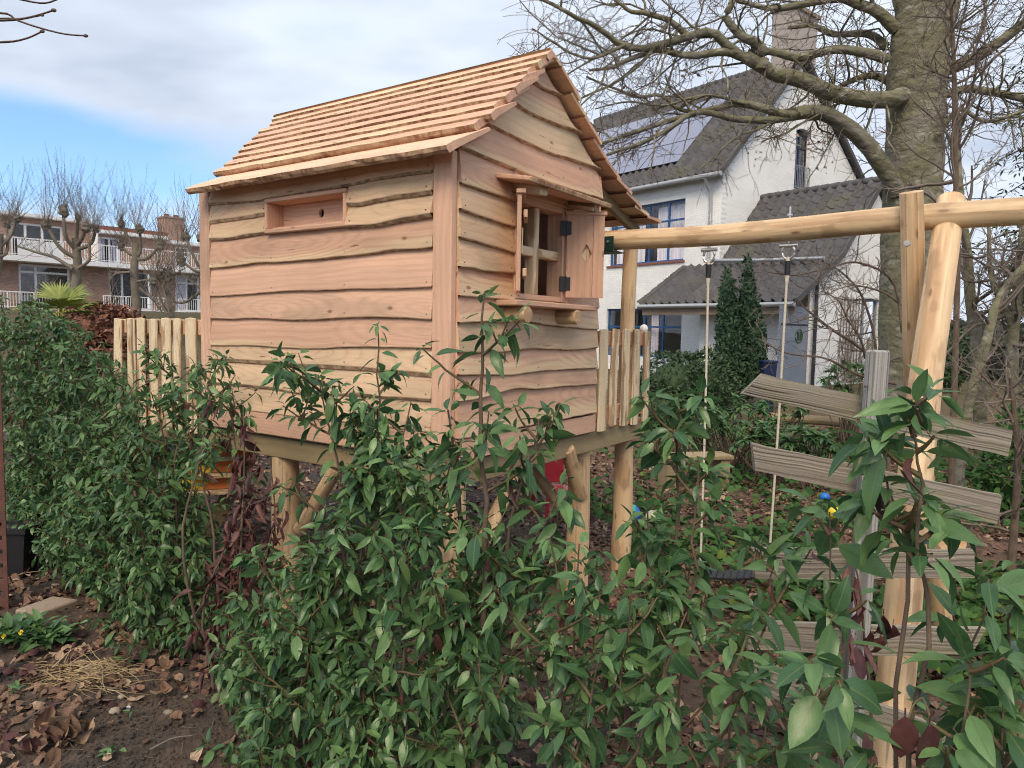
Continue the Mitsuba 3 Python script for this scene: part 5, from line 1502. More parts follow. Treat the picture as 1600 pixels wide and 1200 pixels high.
put(VILLA, 'drain', tubes(np.array([[vp(-3.70, -.92, .3), vp(-3.70, -.92, 3.2)]]), np.full((1, 2), .05), 8), 'solarframe', smooth=False)
TR = num(f'{VILLA}__trellis')
for i in range(7): put(TR, 'lath', bar((-3.67, .45 + i * .16, .7), (-3.65, .475 + i * .16, 2.85), mat4((VL, VG, EX), VC)), 'twigbark', smooth=False)
for z in (1.0, 1.6, 2.2, 2.75): put(TR, 'cross_lath', bar((-3.69, .42, z), (-3.671, 1.46, z + .03), mat4((VL, VG, EX), VC)), 'twigbark', smooth=False)
rng = np.random.default_rng(15)
tw = shoots(rng, np.array([vp(-3.72, .5 + .9 * q, .5) for q in rng.random(26)]), rng.normal(size=(26, 3)) * .25 + np.array([0, 0, 1]), rng.uniform(1.2, 2.4, 26), 0, 8, .2, .12)
put(TR, 'bare_climber', tubes(tw, np.broadcast_to(np.linspace(.012, .005, 8), (26, 8)), 3), 'twigbark')

# ------------------------------------------------------------------ the terrace of brick houses far left
WC = np.array([-27.17, 38., 0.]); _a2 = math.radians(43)
TD, TN = np.array([math.sin(_a2), math.cos(_a2), 0]), np.array([-math.cos(_a2), math.sin(_a2), 0])   # along the front, into the house


def tp(d, n, z): return WC + TD * d + TN * n + EX * z


TM = mat4((TD, TN, EX), WC)
def terrace(d0, d1, zr, openings, name_label, blocks):
    key = num('terraced_house'); tag(key, name_label, 'house', 'terraced houses far left')
    poly = sbox(d0, .5, d1, zr)
    for x0, x1, z0, z1, *_ in openings: poly = poly.difference(sbox(x0, z0, x1, z1))
    wall(key, poly, tp(0, 0, 0), TD, TN, .25, 'redbrick')
    for x0, x1, z0, z1, cols, rows, cur in openings:
        window(key, tp(0, 0, 0), TD, TN, x0, x1, z0, z1, cols, rows, frame='whitepaint', fw=.11, curtain=cur, sill='whitepaint')
    put(key, 'roof', join([bar((d0 + .002, -.35, zr), (d1 - .002, 7, zr + .14), TM)] + [bar((d0 + .003, -.42, zr + .02), (d1 - .003, -.351, zr + .20), TM)]), 'whitepaint', smooth=False)
    bl = put(key, 'balcony', bar((d0 + .002, -1.1, 4.95), (d1 - .002, -.003, 5.20), TM), 'whitepaint', smooth=False)
    put(bl, 'rail', join([bar((d0, -1.08, 6.12), (d1, -1.03, 6.18), TM), bar((d0, -1.08, 5.28), (d1, -1.03, 5.32), TM)]), 'whitepaint', smooth=False)
    n = int((d1 - d0) / .13)
    put(bl, 'balusters', join([bar((d0 + i * .13, -1.07, 5.2), (d0 + i * .13 + (.05 if i % 8 == 0 else .022), -1.045, 6.12), TM, .001) for i in range(n)]), 'whitepaint', kind='stuff', smooth=False)
    gr = put(key, 'garden_railing', join([bar((d0, -1.6, 3.28), (d1 - .6, -1.55, 3.33), TM), bar((d0, -1.6, 2.52), (d1 - .6, -1.56, 2.56), TM)]), 'whitepaint', smooth=False)
    put(gr, 'balusters', join([bar((d0 + i * .13, -1.59, 2.3), (d0 + i * .13 + (.06 if i % 9 == 0 else .022), -1.565, 3.28), TM, .001) for i in range(n - 5)]), 'whitepaint', kind='stuff', smooth=False)
    put(key, 'garden_wall', bar((d0 + .01, -1.85, 1.0), (d1 - .01, -1.63, 2.42), TM), 'slab', smooth=False)
    for nm, lo, hi, m_ in blocks: put(key, nm, bar(lo, hi, TM), m_, smooth=False)
    return key


terrace(-3.6, 4.4, 7.36, [(.50, 2.95, 5.22, 7.08, [.28, .60], [], False), (.80, 3.25, 2.55, 4.88, [.33], [.82], False)], 'brick house with white balcony at the left edge, behind the thickest pollarded tree',
        [('balcony_panel', (.55, -1.13, 5.25), (2.5, -1.09, 6.05), 'whitepaint'), ('party_post', (4.33, -1.1, 5.2), (4.39, -.01, 7.2), 'whitepaint')])
terrace(4.405, 8.5, 6.9, [(4.75, 5.9, 5.22, 6.75, [.5], [], True), (5.25, 7.65, 2.6, 4.86, [.3, .55], [], False)], 'brick house with triple window behind the middle pollarded tree',
        [('tile_hung_roof', (4.41, -.2, 7.041), (8.49, 6, 7.36), 'sillred')])
terrace(8.505, 14.5, 6.7, [(9.0, 9.9, 5.22, 6.6, [.5], [], False), (9.0, 11.2, 2.6, 4.86, [.33, .66], [.78], True), (11.9, 13.9, 2.6, 4.86, [.5], [.78], False)], 'brick house with a broad brick chimney next to the playhouse',
        [('chimney', (8.6, .4, 6.841), (9.75, 1.6, 8.35), 'redbrick'), ('chimney_cap', (8.55, .35, 8.351), (9.8, 1.65, 8.45), 'slab'), ('chimney_pot', (8.75, .7, 8.451), (9.0, .95, 8.62), 'sillred'), ('chimney_pot', (9.3, .7, 8.451), (9.55, .95, 8.62), 'sillred')])

# ------------------------------------------------------------------ trees
def branches(rng, P, R, per, L, r, k=6, up=.1, wob=.16, ang=.9, f0=.15):
    """side branches along paths P (N,k,3) of radius R (N,k): per of them on each"""
    N, kk, _ = P.shape
    n = rng.integers(0, N, per * N) if per * N > 0 else np.zeros(0, int)
    f = rng.uniform(f0, .98, len(n)) * (kk - 1); i = f.astype(int); w = (f - i)[:, None]
    B = P[n, i] * (1 - w) + P[n, np.minimum(i + 1, kk - 1)] * w
    t = unit(P[n, np.minimum(i + 1, kk - 1)] - P[n, i])
    d = unit(t * rng.uniform(.3, 1.0, (len(n), 1)) + rng.normal(size=(len(n), 3)) * ang + np.array([0, 0, .12]))
    Ls = L * rng.uniform(.45, 1.3, len(n)) * (1.1 - .5 * f / kk)
    S = shoots(rng, B, d, Ls, 0, k, up, wob)
    r0 = np.minimum(R[n, i] * .6, r) * rng.uniform(.7, 1.2, len(n))
    return S, r0[:, None] * np.linspace(1, .42, k)[None]


BT = num('beech_tree')
tag(BT, 'large bare beech with mossy grey trunk and limbs reaching over the villa roof', 'tree')
BD = 12.0
def bx(x, y, d=BD): return at(x, y, d)
gz = G(6.8, 12.0)
P = curve([np.array([bx(1418, 700)[0], 12.0, gz - .3]), bx(1418, 640), bx(1419, 520), bx(1422, 400), bx(1426, 300), bx(1430, 200), bx(1434, 100), bx(1444, 20), bx(1456, -80)], 40)
rr = np.interp(np.linspace(0, 1, 40), [0, .06, .15, .4, .62, .75, 1], [.74, .55, .47, .445, .43, .45, .42])
put(BT, 'trunk', tubes(P[None], rr[None], 26, 0, .09), 'beechbark')
for cpts, r0, r1 in (([(1455, 60), (1485, -40), (1520, -160)], .30, .24), ([(1430, 40), (1405, -60), (1380, -170)], .24, .18)):
    Q = curve([bx(x, y, 12 + .1 * i) for i, (x, y) in enumerate(cpts)], 14); put(BT, 'limb', tubes(Q[None], np.linspace(r0, r1, 14)[None], 14, 0, .1), 'beechbark')
LIMBS = [  # pixel path, distances at both ends, radii at both ends
    ([(1400, 300), (1387, 274), (1353, 227), (1315, 192), (1275, 177), (1237, 180)], 11.8, 11.2, .20, .135),
    ([(1240, 180), (1222, 178), (1165, 161), (1119, 170), (1056, 186), (994, 205), (940, 224)], 11.2, 10.6, .095, .03),
    ([(1240, 182), (1200, 188), (1150, 186), (1103, 178), (1075, 180), (1025, 214), (947, 243)], 11.2, 10.4, .085, .028),
    ([(1150, 186), (1110, 178), (1060, 172), (1028, 150), (1000, 152), (960, 140), (915, 120)], 11.0, 10.6, .05, .02),
    ([(1410, 150), (1390, 154), (1353, 155), (1306, 147), (1259, 127), (1212, 114), (1190, 104), (1165, 90)], 11.7, 11.0, .19, .125),
    ([(1168, 92), (1137, 75), (1112, 50), (1075, 57), (1025, 72), (1007, 75), (975, 71), (945, 55), (920, 37), (892, 25), (857, 5), (820, -10)], 11.0, 10.2, .10, .025),
    ([(1190, 108), (1192, 85), (1178, 66), (1160, 58), (1135, 30), (1143, 5), (1150, -20)], 11.0, 10.9, .12, .05),
    ([(1165, 90), (1130, 82), (1080, 87), (1030, 78), (985, 92), (955, 105), (920, 110)], 11.0, 10.5, .09, .025),
    ([(1075, 57), (1060, 44), (1040, 28), (1010, 20), (985, 18), (960, 0)], 10.8, 10.6, .07, .03),
    ([(1385, 92), (1360, 84), (1330, 78), (1290, 80), (1250, 88), (1205, 80), (1170, 84)], 11.8, 11.1, .11, .07),
    ([(1385, 74), (1365, 58), (1340, 52), (1300, 54), (1270, 40), (1230, 44)], 12.2, 12.6, .10, .04),
    ([(1400, 46), (1370, 18), (1345, 8), (1310, -4), (1240, 10), (1200, 12), (1150, 0)], 12, 11.8, .14, .04),
    ([(1420, 150), (1370, 120), (1330, 126), (1290, 150)], 12.3, 12.6, .09, .05),
    ([(1470, 150), (1510, 140), (1560, 146), (1620, 160)], 12.2, 11.8, .10, .07),
    ([(1478, 110), (1520, 92), (1560, 66), (1600, 36), (1640, 10)], 12.2, 11.6, .14, .08),
    ([(1465, 210), (1500, 170), (1540, 190), (1600, 175)], 11.5, 11.0, .06, .03),
    ([(1222, 178), (1190, 200), (1150, 215), (1120, 240), (1095, 262)], 11.1, 10.8, .03, .012),
    ([(1165, 161), (1100, 150), (1040, 165), (980, 160), (930, 170)], 10.9, 10.5, .035, .012),
    ([(1025, 72), (1000, 100), (960, 130), (915, 150), (890, 160)], 10.7, 10.3, .04, .012),
    ([(975, 71), (930, 90), (895, 85), (860, 60), (830, 45)], 10.5, 10.1, .035, .012),
]
LP, LR = [], []
for pts, d0, d1, r0, r1 in LIMBS:
    dd = np.linspace(d0, d1, len(pts))
    Q = curve([at(x, y, d) for (x, y), d in zip(pts, dd)], 20)
    Q[2:] += (meshkit.fbm(Q[2:] * 2.5, 2)[:, None] - .5) * .10 * np.array([1, 1, 1])
    R_ = np.linspace(r0, r1, 20) * .74
    put(BT, 'limb', tubes(Q[None], R_[None], 12 if r0 > .06 else 8, 0, .12), 'beechbark')
    LP.append(Q); LR.append(R_)
rng = np.random.default_rng(31)
LP, LR = np.array(LP), np.array(LR)
S1, R1_ = branches(rng, LP, LR, 8, 1.5, .019, 8, .10, .20, .8)
S1b, R1b = branches(rng, P[None, 22:], rr[None, 22:], 16, 1.5, .022, 8, .1, .2, 1.2)
S1, R1_ = np.vstack([S1, S1b]), np.vstack([R1_, R1b])
put(BT, 'branches', tubes(S1, R1_, 5), 'beechbark', kind='stuff')
S2, R2_ = branches(rng, S1, R1_, 5, .62, .009, 6, .05, .22, .8)
S3, R3_ = branches(rng, S2, R2_, 4, .30, .0055, 5, .0, .22, .8)
put(BT, 'twigs', join([tubes(S2, np.maximum(R2_, .0042), 3), tubes(S3, np.maximum(R3_, .0036), 3)]), 'twigbark', kind='stuff')
# long hanging twigs
S4, R4_ = branches(rng, LP, LR, 5, 1.1, .006, 8, -1.3, .12, .5)
put(BT, 'twigs', tubes(S4, np.maximum(R4_, .004), 3), 'twigbark', kind='stuff')
pos = np.vstack([at(x, y, 10.8) + rng.normal(size=(7, 3)) * .07 for x, y in ((1268, 215), (1282, 222), (1275, 245), (1285, 252), (1262, 205), (1030, 215), (1075, 112), (1110, 112), (985, 140), (1185, 240))])
fill_leaves(BT, pos, unit(rng.normal(size=pos.shape) + np.array([0, 0, -.8])), unit(rng.normal(size=pos.shape)), rng.uniform(.04, .07, len(pos)), rng, 'deadleaf', 'clinging_leaf', 'clinging_leaves', 0, DEAD, parts=False)


def small_tree(name, label, trunk, r0, r1, sd, n1=10, L1=1.2, n2=5, L2=.5, n3=0, group=None, cat='tree', f0=.25, up=.3, bark='stembark', rmin=.004, extra=()):
    rng = np.random.default_rng(sd); key = num(name); tag(key, label, cat, group)
    ps, rs = [], []
    for j, (pts, a, b) in enumerate([(trunk, r0, r1)] + list(extra)):
        Q = curve(pts, 18); R_ = np.linspace(a, b, 18)
        put(key, 'trunk' if j == 0 else 'limb', tubes(Q[None], R_[None], 9, 0, .12), bark); ps.append(Q); rs.append(R_)
    ps, rs = np.array(ps), np.array(rs)
    A, AR = branches(rng, ps, rs, n1, L1, max(r0 * .35, .012), 8, up, .16, .7, f0)
    B, BR = branches(rng, A, AR, n2, L2, .008, 6, up * .5, .18, .7)
    ms = [tubes(A, np.maximum(AR, rmin * 1.3), 4), tubes(B, np.maximum(BR, rmin), 3)]
    if n3:
        C_, CR = branches(rng, B, BR, n3, L2 * .5, .005, 5, 0, .2, .8); ms.append(tubes(C_, np.maximum(CR, rmin * .8), 3))
    put(key, 'branches', join(ms), 'twigbark', kind='stuff')
    return key


def gfoot(px_, d):
    p = at(px_, 600, d); p[2] = G(p[0], p[1]) - .1; return p


THK = 'bare young trees on the right'
small_tree('young_tree', 'bare young tree with straight grey trunk just right of the swing frame leg', [gfoot(1545, 9.0), at(1528, 560, 9.0), at(1516, 470, 9.0), at(1512, 400, 9.0), at(1500, 300, 9.0), at(1492, 150, 9.0), at(1488, 20, 9.0)], .085, .02, 61, 20, 1.1, 6, .5, 3, THK, rmin=.0035, bark='beechbark')
small_tree('young_tree', 'bare leaning tree whose trunk slants up to the right edge', [gfoot(1505, 7.5), at(1512, 640, 7.5), at(1540, 540, 7.5), at(1556, 480, 7.6), at(1580, 440, 7.7), at(1612, 405, 7.8), at(1650, 360, 8)], .052, .042, 62, 14, 1.0, 6, .5, 3, THK, rmin=.0032, bark='beechbark')
small_tree('young_tree', 'bare dark tree close to the right edge with forked trunk', [gfoot(1572, 8.4), at(1580, 620, 8.4), at(1583, 520, 8.4), at(1592, 440, 8.4), at(1600, 350, 8.5)], .075, .045, 63, 12, 1.1, 6, .5, 3, THK, rmin=.0035, bark='beechbark', extra=[([at(1583, 520, 8.4), at(1566, 470, 8.4), at(1548, 430, 8.5), at(1545, 350, 8.6)], .04, .02)])
small_tree('young_tree', 'slender bare tree with many fine twigs in front of the beech trunk', [gfoot(1500, 6.2), at(1496, 420, 6.2), at(1492, 250, 6.2), at(1490, 100, 6.2), at(1484, -30, 6.2)], .028, .012, 64, 26, .9, 6, .4, 3, THK, f0=.40, rmin=.0024)
small_tree('bare_shrub', 'bare shrub with arching dark branches in front of the grey villa door', [gfoot(1415, 6.0), at(1375, 590, 6.0), at(1345, 545, 6.0), at(1300, 515, 6.0), at(1262, 485, 6.0), at(1243, 465, 6.0)], .020, .005, 65, 8, .5, 4, .3, 1, None, 'shrub', .2, .1, rmin=.0024,
           extra=[([at(1352, 560, 6.0), at(1345, 530, 5.9), at(1325, 500, 5.9), at(1310, 470, 5.8), at(1285, 455, 5.8)], .010, .004), ([at(1400, 600, 6.1), at(1340, 585, 6.1), at(1290, 560, 6.0), at(1230, 552, 6.0), at(1185, 530, 6.0)], .013, .004),
                  ([at(1420, 560, 6.1), at(1430, 500, 6.1), at(1400, 470, 6.0), at(1375, 455, 6.0), at(1335, 446, 6.0), at(1300, 455, 5.9)], .014, .004), ([at(1410, 520, 6), at(1395, 440, 6), at(1340, 410, 5.9), at(1290, 420, 5.9), at(1240, 430, 5.9), at(1200, 425, 5.9)], .012, .004)])
small_tree('bare_shrub', 'bare twiggy shrub at the right edge behind the lower fence planks', [gfoot(1600, 5.0), at(1590, 740, 5.0), at(1585, 650, 5.0), at(1578, 590, 5.0)], .03, .01, 66, 18, .8, 6, .4, 3, None, 'shrub', .1, .3, rmin=.002)
small_tree('bare_shrub', 'bare shrub with thin dark branches crossing the wing roof verge', [gfoot(1380, 9.5), at(1370, 560, 9.5), at(1350, 470, 9.4), at(1320, 430, 9.3), at(1290, 410, 9.2)], .022, .008, 67, 10, .9, 5, .45, 2, None, 'shrub', .25, .15, rmin=.0035)
# a twig of a tree outside the frame reaching in at the top left
TT = num('overhanging_branch'); tag(TT, 'thin budded twigs reaching into the sky at the top left corner', 'branch')
root = at(-420, 60, 3.2)
for pts, r in (([(-420, 60), (-120, 20), (0, 20), (25, 31), (60, 43), (100, 53), (134, 56)], .0036), ([(-300, 52), (-80, 34), (0, 32), (30, 30), (55, 25), (84, 16)], .0040), ([(-60, 33), (0, 29), (35, 29), (66, 24)], .0028),
               ([(-420, 62), (-120, 72), (0, 66), (25, 64), (47, 58), (66, 49)], .0036), ([(-300, -40), (-60, -14), (10, -6), (35, 0), (68, 5), (92, -2), (130, -20)], .0032)):
    Q = curve([at(x, y, 3.0) for x, y in pts], 20)
    t = put(TT, 'twig', tubes(Q[None], np.linspace(r * 1.5, r * .85, 20)[None], 6), 'stembark')
    put(t, 'bud', ball(Q[-1], r * 1.9, 1, 0, 0, (1.5, 1, 1)), 'stembark')
put(TT, 'bough', tubes(np.array([[at(-700, 420, 3.4), at(-520, 200, 3.2), at(-400, 60, 3.1), at(-300, -60, 3.0)]]), np.array([[.04, .032, .022, .014]]), 8), 'stembark')

# pollarded trees before the terrace
POL = 'pollarded trees in front of the terrace'
def pollard(px_, d, knob_px, trunk_top, r, sd, label, arms=()):
    rng = np.random.default_rng(sd); key = num('pollarded_tree'); tag(key, label, 'tree', POL)
    b = gfoot(px_, d)
    tt = at(*trunk_top, d)
    Q = curve([b, at(px_, 480, d), b * .3 + tt * .7 + rng.normal(size=3) * .05, tt], 14)
    put(key, 'trunk', tubes(Q[None], np.linspace(r * 1.15, r * .75, 14)[None], 10, 0, .14), 'pollardbark')
    ka = []
    for kx, ky in knob_px:
        c = at(kx, ky, d + rng.normal() * .5); ka.append(c)
        s = tt * (.75) + b * .25 if ky > trunk_top[1] + 40 else tt - EX * rng.uniform(.1, .9)
        mid = (s + c) / 2 + np.array([0, 0, -.18]) + rng.normal(size=3) * .08
        A = curve([s, mid, c], 10)
        put(key, 'arm', tubes(A[None], np.linspace(r * .46, r * .28, 10)[None], 8, 0, .25), 'pollardbark')
        m = ball(c, .125 * rng.uniform(.8, 1.25), 3, .6, sd + len(ka), (1, 1, 1.3)); put(key, 'knob', m, 'pollardbark')
    ka = np.array(ka)
    n = 32; B = np.repeat(ka, n, 0) + rng.normal(size=(n * len(ka), 3)) * .10
    dr_ = rng.normal(size=B.shape) * np.array([.45, .45, .12]) + np.array([0, 0, 1.0])
    S = shoots(rng, B, dr_, rng.uniform(.8, 2.4, len(B)), 0, 6, .35, .05)
    put(key, 'shoots', tubes(S, np.broadcast_to(np.linspace(.009, .004, 6), S.shape[:2]), 3), 'twigbark', kind='stuff')
    for pts, rad in arms:
        A = curve([at(x, y, d - .3) for x, y in pts], 12); put(key, 'arm', tubes(A[None], np.linspace(rad, rad * .5, 12)[None] * .8, 7, 0, .15), 'pollardbark')
        S = shoots(rng, np.repeat(A[4:], 3, 0), rng.normal(size=(24, 3)) * .6 + [0, 0, .8], rng.uniform(.4, 1.2, 24), 0, 5, .3, .1)
        put(key, 'shoots', tubes(S, np.broadcast_to(np.linspace(.010, .005, 5), S.shape[:2]), 3), 'twigbark', kind='stuff')


pollard(-18, 26, [(26, 342), (10, 350), (-20, 330)], (0, 365), .15, 81, 'pollarded tree cut by the left edge of the picture')
pollard(114, 26, [(99, 330), (122, 340), (72, 352), (134, 355), (150, 358)], (118, 372), .17, 82, 'pollarded tree with the thickest trunk, second from the left', [([(114, 420), (85, 402), (60, 395), (28, 385)], .09), ([(112, 465), (70, 462), (45, 480)], .07), ([(122, 420), (140, 405), (138, 380)], .08)])
pollard(213, 26.5, [(189, 350), (218, 358), (250, 384), (190, 385)], (214, 380), .16, 83, 'pollarded tree in the middle of the row, left of the chimney', [([(214, 440), (245, 435), (280, 425)], .07), ([(205, 425), (178, 430), (172, 455), (195, 490)], .06), ([(218, 450), (240, 470), (255, 490)], .06)])
pollard(322, 27, [(290, 370), (314, 372), (284, 408)], (320, 400), .15, 84, 'pollarded tree partly hidden by the playhouse wall', [([(320, 450), (290, 472), (262, 470)], .08), ([(318, 455), (300, 440), (280, 425)], .06)])
pollard(268, 25, [(240, 440), (262, 430)], (262, 455), .10, 85, 'thin bushy pollarded tree between two others', [([(262, 490), (240, 465), (225, 450)], .05), ([(264, 490), (258, 460), (246, 425), (250, 395)], .04)])


# evergreens and bushes
def tuft_cloud(key, centers, radii, n, size, sd, mat_, name='foliage', tmpl=None, shell=.75, upward=.0, w=.5):
    rng = np.random.default_rng(sd); tmpl = tmpl or LEAVES[:3]
    centers, radii = np.asarray(centers, float), np.asarray(radii, float)
    if radii.ndim == 1: radii = np.repeat(radii[:, None], 3, 1)
    wts = radii.prod(1) ** (2 / 3); i = rng.choice(len(centers), n, p=wts / wts.sum())
    u = unit(rng.normal(size=(n, 3))); rad = rng.uniform(shell, 1.05, n) ** .6
    lump = .75 + .5 * meshkit.fbm(centers[i] + u * 2.2, 3)
    pos = centers[i] + u * radii[i] * (rad * lump)[:, None]
    gz_ = ground_z(pos[:, 0], pos[:, 1]); pos[:, 2] = np.maximum(pos[:, 2], gz_ + .03)
    d = unit(u + rng.normal(size=(n, 3)) * .7 + np.array([0, 0, upward])); nr = unit(u + rng.normal(size=(n, 3)) * .6 + np.array([0, 0, .4]))
    M = leafM(pos, d, nr, size * rng.uniform(.6, 1.3, n), w / .4)
    v = rng.integers(0, len(tmpl), n); k = rng.integers(0, 64, n)
    put(key, name, join([place_many(tmpl[j], M[v == j], k[v == j]) for j in range(len(tmpl))]), mat_, kind='stuff')


def bush(name, label, cat, blobs, n, size, sd, mat_, core=True, group=None, **kw):
    key = num(name); tag(key, label, cat, group)
    C_ = [b[:3] for b in blobs]; R_ = [b[3:6] if len(b) > 4 else [b[3]] * 3 for b in blobs]
    tuft_cloud(key, C_, R_, n, size, sd, mat_, **kw)
    rng = np.random.default_rng(sd); c = np.array(C_).mean(0); g_ = G(c[0], c[1])
    S = shoots(rng, np.tile([c[0], c[1], g_ - .05], (9, 1)), np.stack([rng.normal(size=9) * .15, rng.normal(size=9) * .15, np.ones(9)], 1), np.full(9, .55 * max(.3, max(b[2] for b in blobs) - g_)), 0, 6, .1, .08)
    put(key, 'stem', tubes(S, np.broadcast_to(np.linspace(.03, .008, 6), S.shape[:2]), 5), 'stembark')
    if core:
        put(key, 'inner_foliage', join([ball(a, 1, 2, .2, i, np.array(r) * .62) for i, (a, r) in enumerate(zip(C_, R_))]), mat_)
    return key


def A(px_, py_, d): return at(px_, py_, d).tolist()
bush('yew_bush', 'dark green clipped yew bush under the lower villa windows', 'bush', [(*A(1050, 600, 13), .62, .55, .62), (*A(1092, 595, 13.2), .60, .55, .58), (*A(1120, 615, 13.4), .45, .5, .5), (*A(1030, 640, 12.8), .5, .5, .5), (*A(1080, 650, 12.8), .6, .5, .5)], 9000, .075, 91, 'yewgreen')
for i, (x0, top, base, wd, lab) in enumerate(((1140, 430, 590, .36, 'left and stouter of the two columnar cypresses before the villa'), (1170, 412, 590, .34, 'right and taller of the two columnar cypresses before the villa'))):
    bl = []
    for f in np.linspace(0, 1, 8):
        bl.append((*A(x0 + (3 * math.sin(f * 5)), base + 5 - (base + 5 - top - 14) * f, 15.0), wd * (1.05 - .78 * f ** 1.6), wd * (1.05 - .78 * f ** 1.6), .36))
    bush('columnar_cypress', lab, 'conifer', bl, 4200, .085, 92 + i, 'cypressgreen', upward=.9, group='columnar cypresses')
for i, (x, y, d, r, lab) in enumerate(((1150, 650, 9.0, .42, 'rhododendron bush left of the top fence plank'), (1200, 690, 8.4, .36, 'rhododendron bush between the two upper fence planks'), (1268, 690, 8.0, .26, 'small rhododendron right of the far swing rope'), (1110, 660, 9.8, .40, 'rhododendron bush next to the near swing rope'), (1330, 590, 11.0, .45, 'evergreen bush at the foot of the trellis'), (1215, 640, 10.5, .45, 'loose green bush before the grey villa door'))):
    c = at(x, y, d); key = num('rhododendron'); tag(key, lab, 'bush', 'evergreen bushes behind the swing')
    rng = np.random.default_rng(120 + i); g_ = G(c[0], c[1])
    n = 26; tips_ = c + unit(rng.normal(size=(n, 3))) * r * rng.uniform(.5, 1.05, (n, 1)) * np.array([1.15, 1, .75])
    foot_ = np.tile([c[0], c[1], g_], (n, 1)) + rng.normal(size=(n, 3)) * np.array([.1, .1, 0])
    put(key, 'stem', tubes(np.stack([foot_, (foot_ + tips_) / 2 + rng.normal(size=(n, 3)) * .04, tips_], 1), np.tile([.012, .008, .004], (n, 1)), 4), 'stembark')
    pos = np.repeat(tips_, 13, 0); az = rng.random(len(pos)) * 6.28; el = rng.uniform(-.4, .8, len(pos))
    d_ = np.stack([np.cos(az) * np.cos(el), np.sin(az) * np.cos(el), np.sin(el)], 1); nr_ = np.stack([-np.cos(az) * np.sin(el), -np.sin(az) * np.sin(el), np.cos(el)], 1)
    fill_leaves(key, pos, d_, nr_, rng.uniform(.09, .15, len(pos)), rng, most=0, parts=False)
bush('beech_hedge', 'low hedge with dry red brown leaves left of the picket railing', 'hedge', [(*A(130 + 14 * i, 528, 9.0 + .1 * i), .38, .38, .42) for i in range(5)] + [(*A(125 + 16 * i, 580, 9.0), .4, .4, .5) for i in range(5)], 6500, .065, 95, 'beechbrown', tmpl=DEAD)
PLM = num('palm'); tag(PLM, 'small bright yellow green fan palm rising above the left hedge', 'palm')
pc = at(92, 498, 6.9); rng = np.random.default_rng(44)
put(PLM, 'trunk', tubes(np.array([[np.array([pc[0], pc[1], G(pc[0], pc[1]) - .1]), pc * .5 + np.array([pc[0], pc[1], 0]) * .5, pc]]), np.array([[.09, .08, .07]]), 8, 0, .2), 'stembark')
for i, (az, el) in enumerate(((1.5, .9), (.3, .55), (2.6, .5), (3.6, .35), (-.5, .3), (0.9, 1.1), (2.1, 1.2), (4.6, .5), (5.4, .6))):
    ax = np.array([math.cos(az) * math.cos(el), math.sin(az) * math.cos(el), math.sin(el)]); hub = pc + ax * .20
    put(PLM, 'leaf_stalk', tubes(np.array([[pc, hub]]), np.full((1, 2), .008), 5), 'palmgreen')
    sd_ = unit(np.cross(ax, [0, 0, 1.])); n = 22; f = np.linspace(-1.35, 1.35, n)
    d_ = unit(ax[None] * np.cos(f)[:, None] + sd_[None] * np.sin(f)[:, None]); nr_ = np.repeat(unit(np.cross(sd_, ax))[None], n, 0)
    m = place_many(leaf_template(.5, .5, .09), leafM(np.repeat(hub[None], n, 0), d_, nr_, rng.uniform(.20, .27, n), 1), rng.integers(0, 64, n)); put(PLM, 'fan_leaf', m, 'palmgreen')
# background at the right: conifer, thickets, far hedges
CF = num('cedar'); tag(CF, 'dark cedar with drooping layered branches behind the right trees', 'conifer')
tb = gfoot(1660, 20); tt = at(1660, 60, 20)
put(CF, 'trunk', tubes(np.array([[tb, (tb + tt) / 2, tt]]), np.array([[.35, .25, .1]]), 10, 0, .1), 'stembark')
rng = np.random.default_rng(55); Pc = []
for z in np.linspace(2.2, 9.5, 13):
    for a in rng.random(7) * 6.28:
        L_ = rng.uniform(1.8, 3.6) * (1.1 - z / 16); s = np.array([tb[0], tb[1], z + rng.normal() * .2])
        Pc.append(curve([s, s + np.array([math.cos(a), math.sin(a), .05]) * L_ * .5, s + np.array([math.cos(a), math.sin(a), -.18]) * L_], 8))
Pc = np.array(Pc); put(CF, 'branches', tubes(Pc, np.broadcast_to(np.linspace(.05, .012, 8), Pc.shape[:2]), 4), 'stembark')
pos = np.repeat(Pc[:, 2:].reshape(-1, 3), 16, 0); pos = pos + rng.normal(size=pos.shape) * np.array([.22, .22, .07]) - np.array([0, 0, .05])
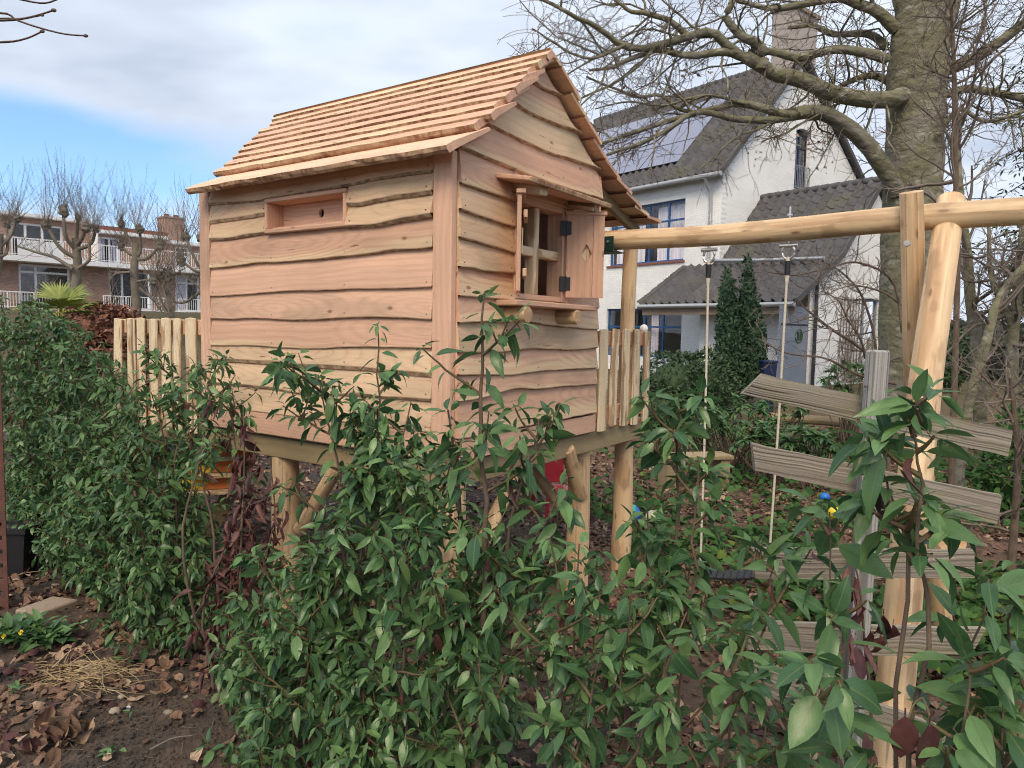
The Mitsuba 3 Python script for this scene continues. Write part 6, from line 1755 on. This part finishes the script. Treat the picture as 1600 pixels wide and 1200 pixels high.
M = leafM(pos, unit(rng.normal(size=pos.shape) * np.array([1, 1, .3]) + np.array([0, 0, -.25])), unit(rng.normal(size=pos.shape) * .4 + np.array([0, 0, 1])), rng.uniform(.12, .24, len(pos)), .8)
put(CF, 'foliage', place_many(LEAVES[0], M, rng.integers(0, 64, len(pos))), 'yewgreen', kind='stuff')
bush('thicket', 'brown bare thicket in the distance right of the swing frame', 'thicket', [(*A(1500 + 34 * i, 585, 24 + i), 1.0, .8, .75) for i in range(5)], 5200, .16, 96, 'farfoliage', core=False, tmpl=DEAD)
bush('far_bush', 'green bush behind the right A frame leg in the distance', 'bush', [(*A(1478, 545, 18), .5, .5, .55), (*A(1470, 575, 18), .6, .5, .6)], 2600, .11, 97, 'yewgreen')
bush('holly', 'dark evergreen with ivy at the foot of the right edge trees', 'bush', [(*A(1580, 740, 6.6), .22, .22, .35), (*A(1590, 690, 6.8), .18, .2, .3)], 1500, .075, 98, 'ivygreen')
for i, (x, d, r) in enumerate(((1470, 70, 5), (1520, 85, 6), (1580, 75, 5))):
    bush('far_tree', ['far hazy tree mass straight above the leaning young tree', 'broad far tree on the horizon', 'far tree near the right edge on the horizon', 'far tree outside the right edge'][i], 'tree', [(*A(x, 545, d), r, r * .8, r * .45), (*A(x + 20, 552, d), r, r * .8, r * .4)], 1500, .9, 130 + i, 'farfoliage', core=False, tmpl=DEAD, group='far trees on the horizon')
BX = num('recycling_bin'); tag(BX, 'dark blue bin standing by the cypress before the villa', 'bin')
c = at(1200, 585, 14.5); g_ = G(c[0], c[1]); hh = at(1200, 563, 14.5)[2] - g_
hull = trimesh.convex.convex_hull(np.array([[x * w, y * w, z] for z, w in ((0, .10), (hh - .06, .13)) for x in (-1, 1) for y in (-1, 1)]) + [c[0], c[1], g_])
put(BX, 'body', flat((np.array(hull.vertices), np.array(hull.faces), np.zeros((len(hull.vertices), 2)))), 'navy', smooth=False)
put(BX, 'lid', bar((c[0] - .15, c[1] - .16, g_ + hh - .055), (c[0] + .15, c[1] + .15, g_ + hh), None, .02), 'navy', smooth=False)
